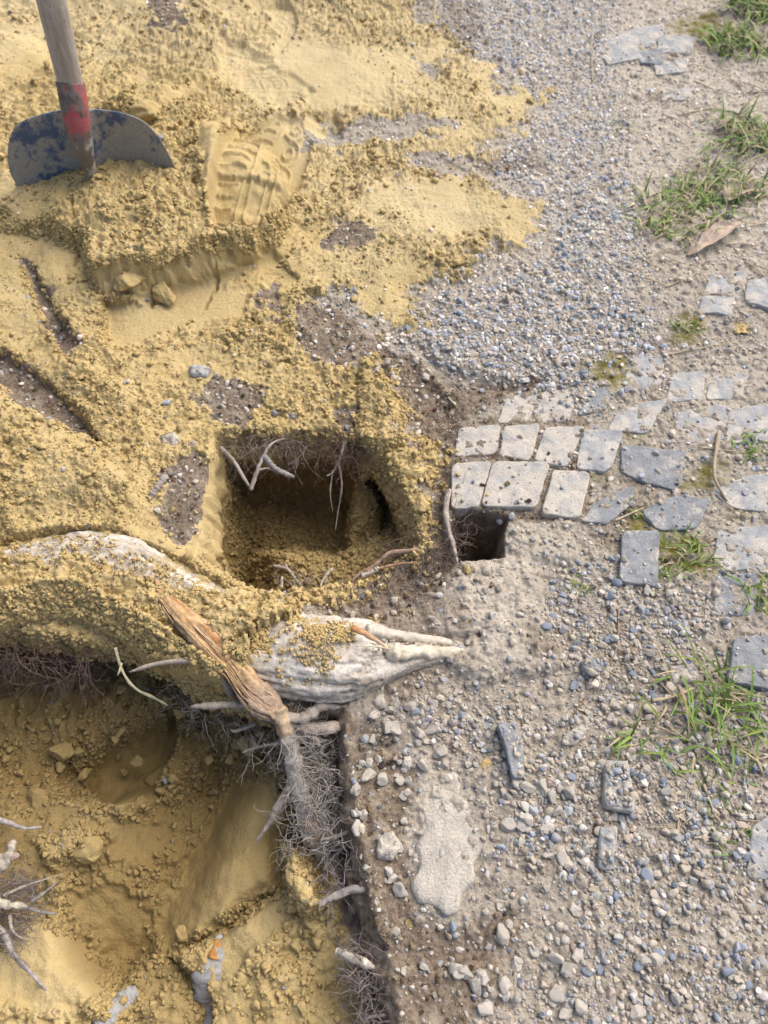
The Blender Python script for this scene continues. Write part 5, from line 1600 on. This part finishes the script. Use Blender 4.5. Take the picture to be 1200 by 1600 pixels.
ST = [([(1122, 676), (1112, 745, .006), (1134, 785)], .0030, "bent dry stalk with a knee lying by the right edge"), ([(1018, 1096), (1050, 1090), (1080, 1078, .004)], .0024, "straw stem lying left of the big tuft's base"),
      ([(966, 955), (962, 1015), (940, 1055), (895, 1118)], .0013, "long thin twig curving across the blue gravel"), ([(945, 1046), (985, 1070)], .0011, "short straw branching from the long thin twig"),
      ([(900, 1108), (942, 1122)], .0012, "short beige straw at the lower end of the long twig"), ([(1098, 1226), (1120, 1285)], .0018, "pale straw lying below the big tuft"),
      ([(1050, 1205), (1080, 1222)], .0014, "straw piece left of the fine short grass"), ([(958, 1175), (1006, 1160)], .0012, "straw behind the beige-grey block"),
      ([(800, 1088), (818, 1135)], .0008, "fine brown stem above the slate shard"), ([(1060, 1280), (1058, 1300), (1080, 1225)], .0010, "thin straw standing in the gravel below the tuft"),
      ([(925, 130), (923, 60)], .0016, "thin straw on the far gravel left of the cobble cluster"), ([(905, 300), (965, 288)], .0013, "dry stem on the far gravel"),
      ([(968, 420), (1040, 448)], .0016, "straw lying in front of the wide grass patch"), ([(1030, 372), (1075, 310), (1120, 255)], .0024, "long straw slanting through the wide grass patch"),
      ([(1040, 450), (1100, 425)], .0012, "light straw below the curled dead leaf"), ([(1065, 180), (1120, 172), (1170, 190)], .0016, "curved stalk among the far straw"),
      ([(1085, 128), (1130, 150)], .0014, "far straw piece near the lone pale cobble"), ([(960, 815), (1004, 795)], .0014, "short straw across the narrow slanted cobble"),
      ([(1090, 700), (1160, 708)], .0012, "dry stem crossing behind the bent stalk"), ([(900, 595), (870, 570)], .001, "tiny twig on the gravel by the grey sliver"),
      ([(1165, 1150), (1190, 1210)], .0020, "straw at the right edge beside the big tuft"), ([(1020, 560), (1150, 535)], .0012, "thin straw above the drowned cobble"),
      ([(700, 622), (712, 636)], .0018, "small pale wood splinter on the bare earth"), ([(1095, 372), (1195, 350)], .0014, "straw behind the curled dead leaf")]
for k, (pts, r_, lb) in enumerate(ST):
    stalk(pts, r_, lb, 600 + k, np.array([0.52, 0.42, 0.28]) * (0.85 + 0.3 * ((k * 37) % 10) / 10) if k not in (2, 8) else np.array([0.30, 0.20, 0.13]))
rq = np.random.default_rng(12)
for k in range(140):
    px, py = rq.uniform(1000, 1195), (rq.uniform(10, 430) if k < 118 else rq.uniform(1150, 1330))
    a = rq.uniform(-1.2, 1.2)
    L = rq.uniform(14, 56)
    stalk([(px, py), (px + L * math.cos(a) * 0.5, py - L * math.sin(a) * 0.3, .004), (px + L * math.cos(a), py - L * math.sin(a) * 0.6)], rq.uniform(.0007, .0013),
          "short dead straw scattered in the grassy strip along the right edge", 700 + k, np.array([0.55, 0.44, 0.31]) * rq.uniform(0.7, 1.15), "short dead straws in the grass")


def leaf(pts, width, label, seed, col, curl=0.5):
    """curled dead leaf along a midrib"""
    rib = np.array([on(p_[0], p_[1], p_[2]) for p_ in pts])
    n, m = 40, 17
    rb = catmull(rib, n)
    tg = np.gradient(rb, axis=0)
    tg /= np.linalg.norm(tg, axis=1, keepdims=True)
    side = np.cross(tg, np.array([0, 0, 1.0]))
    side /= np.linalg.norm(side, axis=1, keepdims=True)
    s = np.linspace(0, 1, n)
    w = width * np.sin(np.pi * np.clip(s, 0.0, 1) ** 0.75) ** 0.8 * (1 + 0.35 * vnoise(s * 11, s * 0, seed))
    t = np.linspace(-1, 1, m)
    T, Wd = np.meshgrid(t, w)
    up = curl * np.abs(T) ** 1.6 * Wd + 0.35 * width * fbm(s[:, None] * 6 + 0 * T, T * 2, 1.0, 3, seed)
    v = rb[:, None] + (T * Wd)[..., None] * side[:, None] + up[..., None] * np.array([0, 0, 1.0])
    th = 0.0004
    vb = v - np.array([0, 0, th])
    i = np.arange(n - 1)[:, None] * m
    j = np.arange(m - 1)[None]
    q = np.stack([i + j, i + j + 1, i + m + j + 1, i + m + j], -1).reshape(-1, 4)
    mb = MB()
    veins = 1 - 0.25 * np.exp(-(T / 0.08) ** 2) + 0.15 * vnoise(s[:, None] * 20, T * 6, seed)
    mb.add(np.vstack([v.reshape(-1, 3), vb.reshape(-1, 3)]), np.vstack([q, q[:, ::-1] + n * m]), None, np.tile((np.asarray(col) * veins[..., None]).reshape(-1, 3), (2, 1)))
    tag(mb.build("dead_leaf", M_STRAW, origin=tuple(rib[0])), label, "dead leaf")


leaf([(1074, 402, .004), (1105, 385, .012), (1135, 368, .016), (1162, 356, .012)], .012, "curled pale dead leaf with a pointed tip at the right edge", 801, (0.56, 0.44, 0.34), 0.9)
leaf([(1130, 318, .006), (1150, 308, .010), (1185, 302, .008)], .017, "crumpled brown dead leaf behind the pale curled one", 802, (0.50, 0.40, 0.29), 0.7)
leaf([(1118, 205, .004), (1132, 198, .008), (1168, 190, .004)], .007, "narrow pinkish dead leaf high up on the right", 803, (0.60, 0.45, 0.36), 0.5)
leaf([(1146, 520, .002), (1158, 515, .004), (1166, 508, .002)], .012, "round yellow dead leaf near the right edge, mid height", 804, (0.58, 0.43, 0.20), 0.3)
leaf([(1004, 300, .004), (1008, 318, .008), (1012, 330, .004)], .006, "small upright beige leaf at the left of the grass patch", 805, (0.55, 0.45, 0.33), 0.4)


# ------------------------------------------------------------------ shovel
def shovel():
    L, R = on(28, 290), on(272, 262)
    ctr = (L + R) / 2
    xa = (R - L)
    wid = np.linalg.norm(xa[:2])
    xa = np.array([xa[0], xa[1], 0]) / wid
    top = P(88, 30, .318)
    nb = P(128, 215, .142)                                  # where the socket meets the blade
    up = top - nb
    up /= np.linalg.norm(up)
    ya = up - xa * np.dot(up, xa)
    ya = ya / np.linalg.norm(ya)
    za = np.cross(xa, ya)                                   # towards the viewer
    if za[1] > 0:
        za = -za
    root = empty("shovel", tuple(ctr))
    tag(root, "blue painted sand shovel with red socket and wooden shaft, stuck in the heap", "shovel")
    # blade as a pressed sheet with rounded shoulders
    nx, ny = 90, 70
    half = wid / 2
    hgt = np.dot(P(200, 188, .163) - ctr, ya)
    u = np.linspace(-1, 1, nx)
    s = np.linspace(0, 1, ny)                               # 0 shoulder, 1 tip
    depth = hgt + 0.20
    Ug, Sg = np.meshgrid(u, s)
    shoulder = hgt * (1 - 0.62 * np.abs(u) ** 9 - 0.22 * np.abs(u) ** 2.4) + 0.008 * np.exp(-(u / 0.16) ** 2)
    tip = -0.20 * (1 - 0.35 * np.abs(u) ** 3)
    top_ = shoulder[None, :]
    yy = top_ + (tip[None, :] - top_) * Sg
    tap = np.where(yy < 0.02, 1 - 0.10 * np.clip((0.02 - yy) / 0.2, 0, 1), 1)
    xx = Ug * half * 1.015 * tap
    dish = -0.030 * (1 - np.abs(Ug) ** 2.2)                 # dished away from the viewer
    rib = 0.022 * np.exp(-(Ug / 0.13) ** 2) * np.clip(1.1 - 0.8 * Sg, 0, 1)
    zz = dish + rib + 0.0008 * fbm(xx, yy, 30, 2, 901)
    off = ctr + za * 0.004
    v = off + xx[..., None] * xa + yy[..., None] * ya + zz[..., None] * za
    vb = v - za * 0.0018
    k0 = nx * ny
    i = np.arange(ny - 1)[:, None] * nx
    j = np.arange(nx - 1)[None]
    q = np.stack([i + j, i + nx + j, i + nx + j + 1, i + j + 1], -1).reshape(-1, 4)
    edge_i = np.concatenate([np.arange(nx), np.arange(1, ny) * nx + nx - 1, (ny - 1) * nx + np.arange(nx - 2, -1, -1), np.arange(ny - 2, 0, -1) * nx])
    e2 = np.roll(edge_i, -1)
    rim = np.stack([edge_i, e2, e2 + k0, edge_i + k0], 1)
    mb = MB()
    mb.add(np.vstack([v.reshape(-1, 3), vb.reshape(-1, 3)]), np.vstack([q, q[:, ::-1] + k0, rim]))
    m, nt, b = new_mat("blade_material")
    co = N(nt, "ShaderNodeTexCoord").outputs["Object"]
    n1, n2, n3_ = noise(nt, co, 14, 5, 0.65), noise(nt, co, 60, 5, 0.7), noise(nt, co, 300, 3, 0.7)
    paint = mix(nt, ramp(nt, n2, 0.4, 0.7), (0.075, 0.11, 0.185), (0.19, 0.225, 0.28))
    mud = mix(nt, ramp(nt, n3_, 0.3, 0.7), (0.25, 0.24, 0.22), (0.36, 0.34, 0.295))
    k_ = math_(nt, 'ADD', math_(nt, 'MULTIPLY', n1, 0.62), math_(nt, 'MULTIPLY', n2, 0.38))
    c = mix(nt, ramp(nt, k_, 0.455, 0.525), paint, mud)
    c = mix(nt, ramp(nt, n1, 0.62, 0.72), c, (0.22, 0.235, 0.25))
    nt.links.new(c, b.inputs["Base Color"])
    b.inputs["Roughness"].default_value = 0.5
    bump(nt, b, n2, 0.25, 0.001)
    local(mb.build("blade", m), root)
    # socket
    axis_p = [off - ya * 0.02 + za * 0.004, off + ya * 0.03 + za * 0.010, nb + za * 0.010, nb + up * 0.05 + za * 0.006, P(110, 128, .226)]
    n = 60
    pth = catmull(np.array(axis_p), n)
    rad = np.interp(np.linspace(0, 1, n), [0, .25, .5, .75, 1], [.005, .011, .0185, .021, .0215])
    mb = MB()
    tube(mb, pth, rad, 32, (1, 1, 1))
    m, nt, b = new_mat("socket_material")
    co = N(nt, "ShaderNodeTexCoord").outputs["Object"]
    n1, n2 = noise(nt, co, 22, 5, 0.65), noise(nt, co, 120, 4, 0.7)
    sep = N(nt, "ShaderNodeSeparateXYZ")
    nt.links.new(co, sep.inputs[0])
    hgt_ = sep.outputs[2]
    red = mix(nt, ramp(nt, n2, 0.35, 0.7), (0.42, 0.075, 0.095), (0.34, 0.13, 0.13))
    worn = mix(nt, ramp(nt, n2, 0.3, 0.7), (0.10, 0.078, 0.07), (0.20, 0.17, 0.15))
    c = mix(nt, ramp(nt, n1, 0.45, 0.50), red, worn)
    k_ = math_(nt, 'ADD', hgt_, math_(nt, 'MULTIPLY', math_(nt, 'SUBTRACT', n1, 0.5), 0.10))
    c = mix(nt, ramp(nt, k_, 0.165, 0.150), c, mix(nt, ramp(nt, n1, 0.52, 0.62), (0.16, 0.15, 0.145), (0.48, 0.44, 0.38)))
    nt.links.new(c, b.inputs["Base Color"])
    b.inputs["Roughness"].default_value = 0.55
    bump(nt, b, n2, 0.3, 0.001)
    local(mb.build("socket", m), root)
    # shaft
    ax0 = P(110, 130, .224)
    ax1 = P(78, -10, .347)
    dirv = (ax1 - ax0) / np.linalg.norm(ax1 - ax0)
    ts = np.linspace(-0.03, 1.15, 80)
    pth = ax0 + ts[:, None] * dirv + (0.012 * np.clip(ts, 0, 2) ** 2)[:, None] * np.array([0, 1, 0])
    mb = MB()
    rad = 0.0195 + 0.0008 * vnoise(ts * 12, ts * 0, 5) + 0.0012 * ss(ts, 0, 0.15)
    tube(mb, pth, rad, 32)
    m, nt, b = new_mat("wood_shaft_material")
    co = N(nt, "ShaderNodeTexCoord").outputs["Object"]
    mp = N(nt, "ShaderNodeMapping")
    mp.inputs["Scale"].default_value = (1, 1, 0.12)
    nt.links.new(co, mp.inputs["Vector"])
    n1, n2, n3_ = noise(nt, mp.outputs[0], 160, 5, 0.6), noise(nt, co, 30, 5, 0.65), noise(nt, co, 200, 4, 0.7)
    c = mix(nt, ramp(nt, n1, 0.3, 0.7), (0.29, 0.25, 0.21), (0.43, 0.385, 0.335))
    c = mix(nt, ramp(nt, n2, 0.42, 0.66), c, (0.44, 0.395, 0.34))
    c = mix(nt, ramp(nt, n3_, 0.62, 0.72), c, (0.14, 0.11, 0.085))
    nt.links.new(c, b.inputs["Base Color"])
    b.inputs["Roughness"].default_value = 0.75
    bump(nt, b, n1, 0.3, 0.001)
    local(mb.build("shaft", m), root)


shovel()
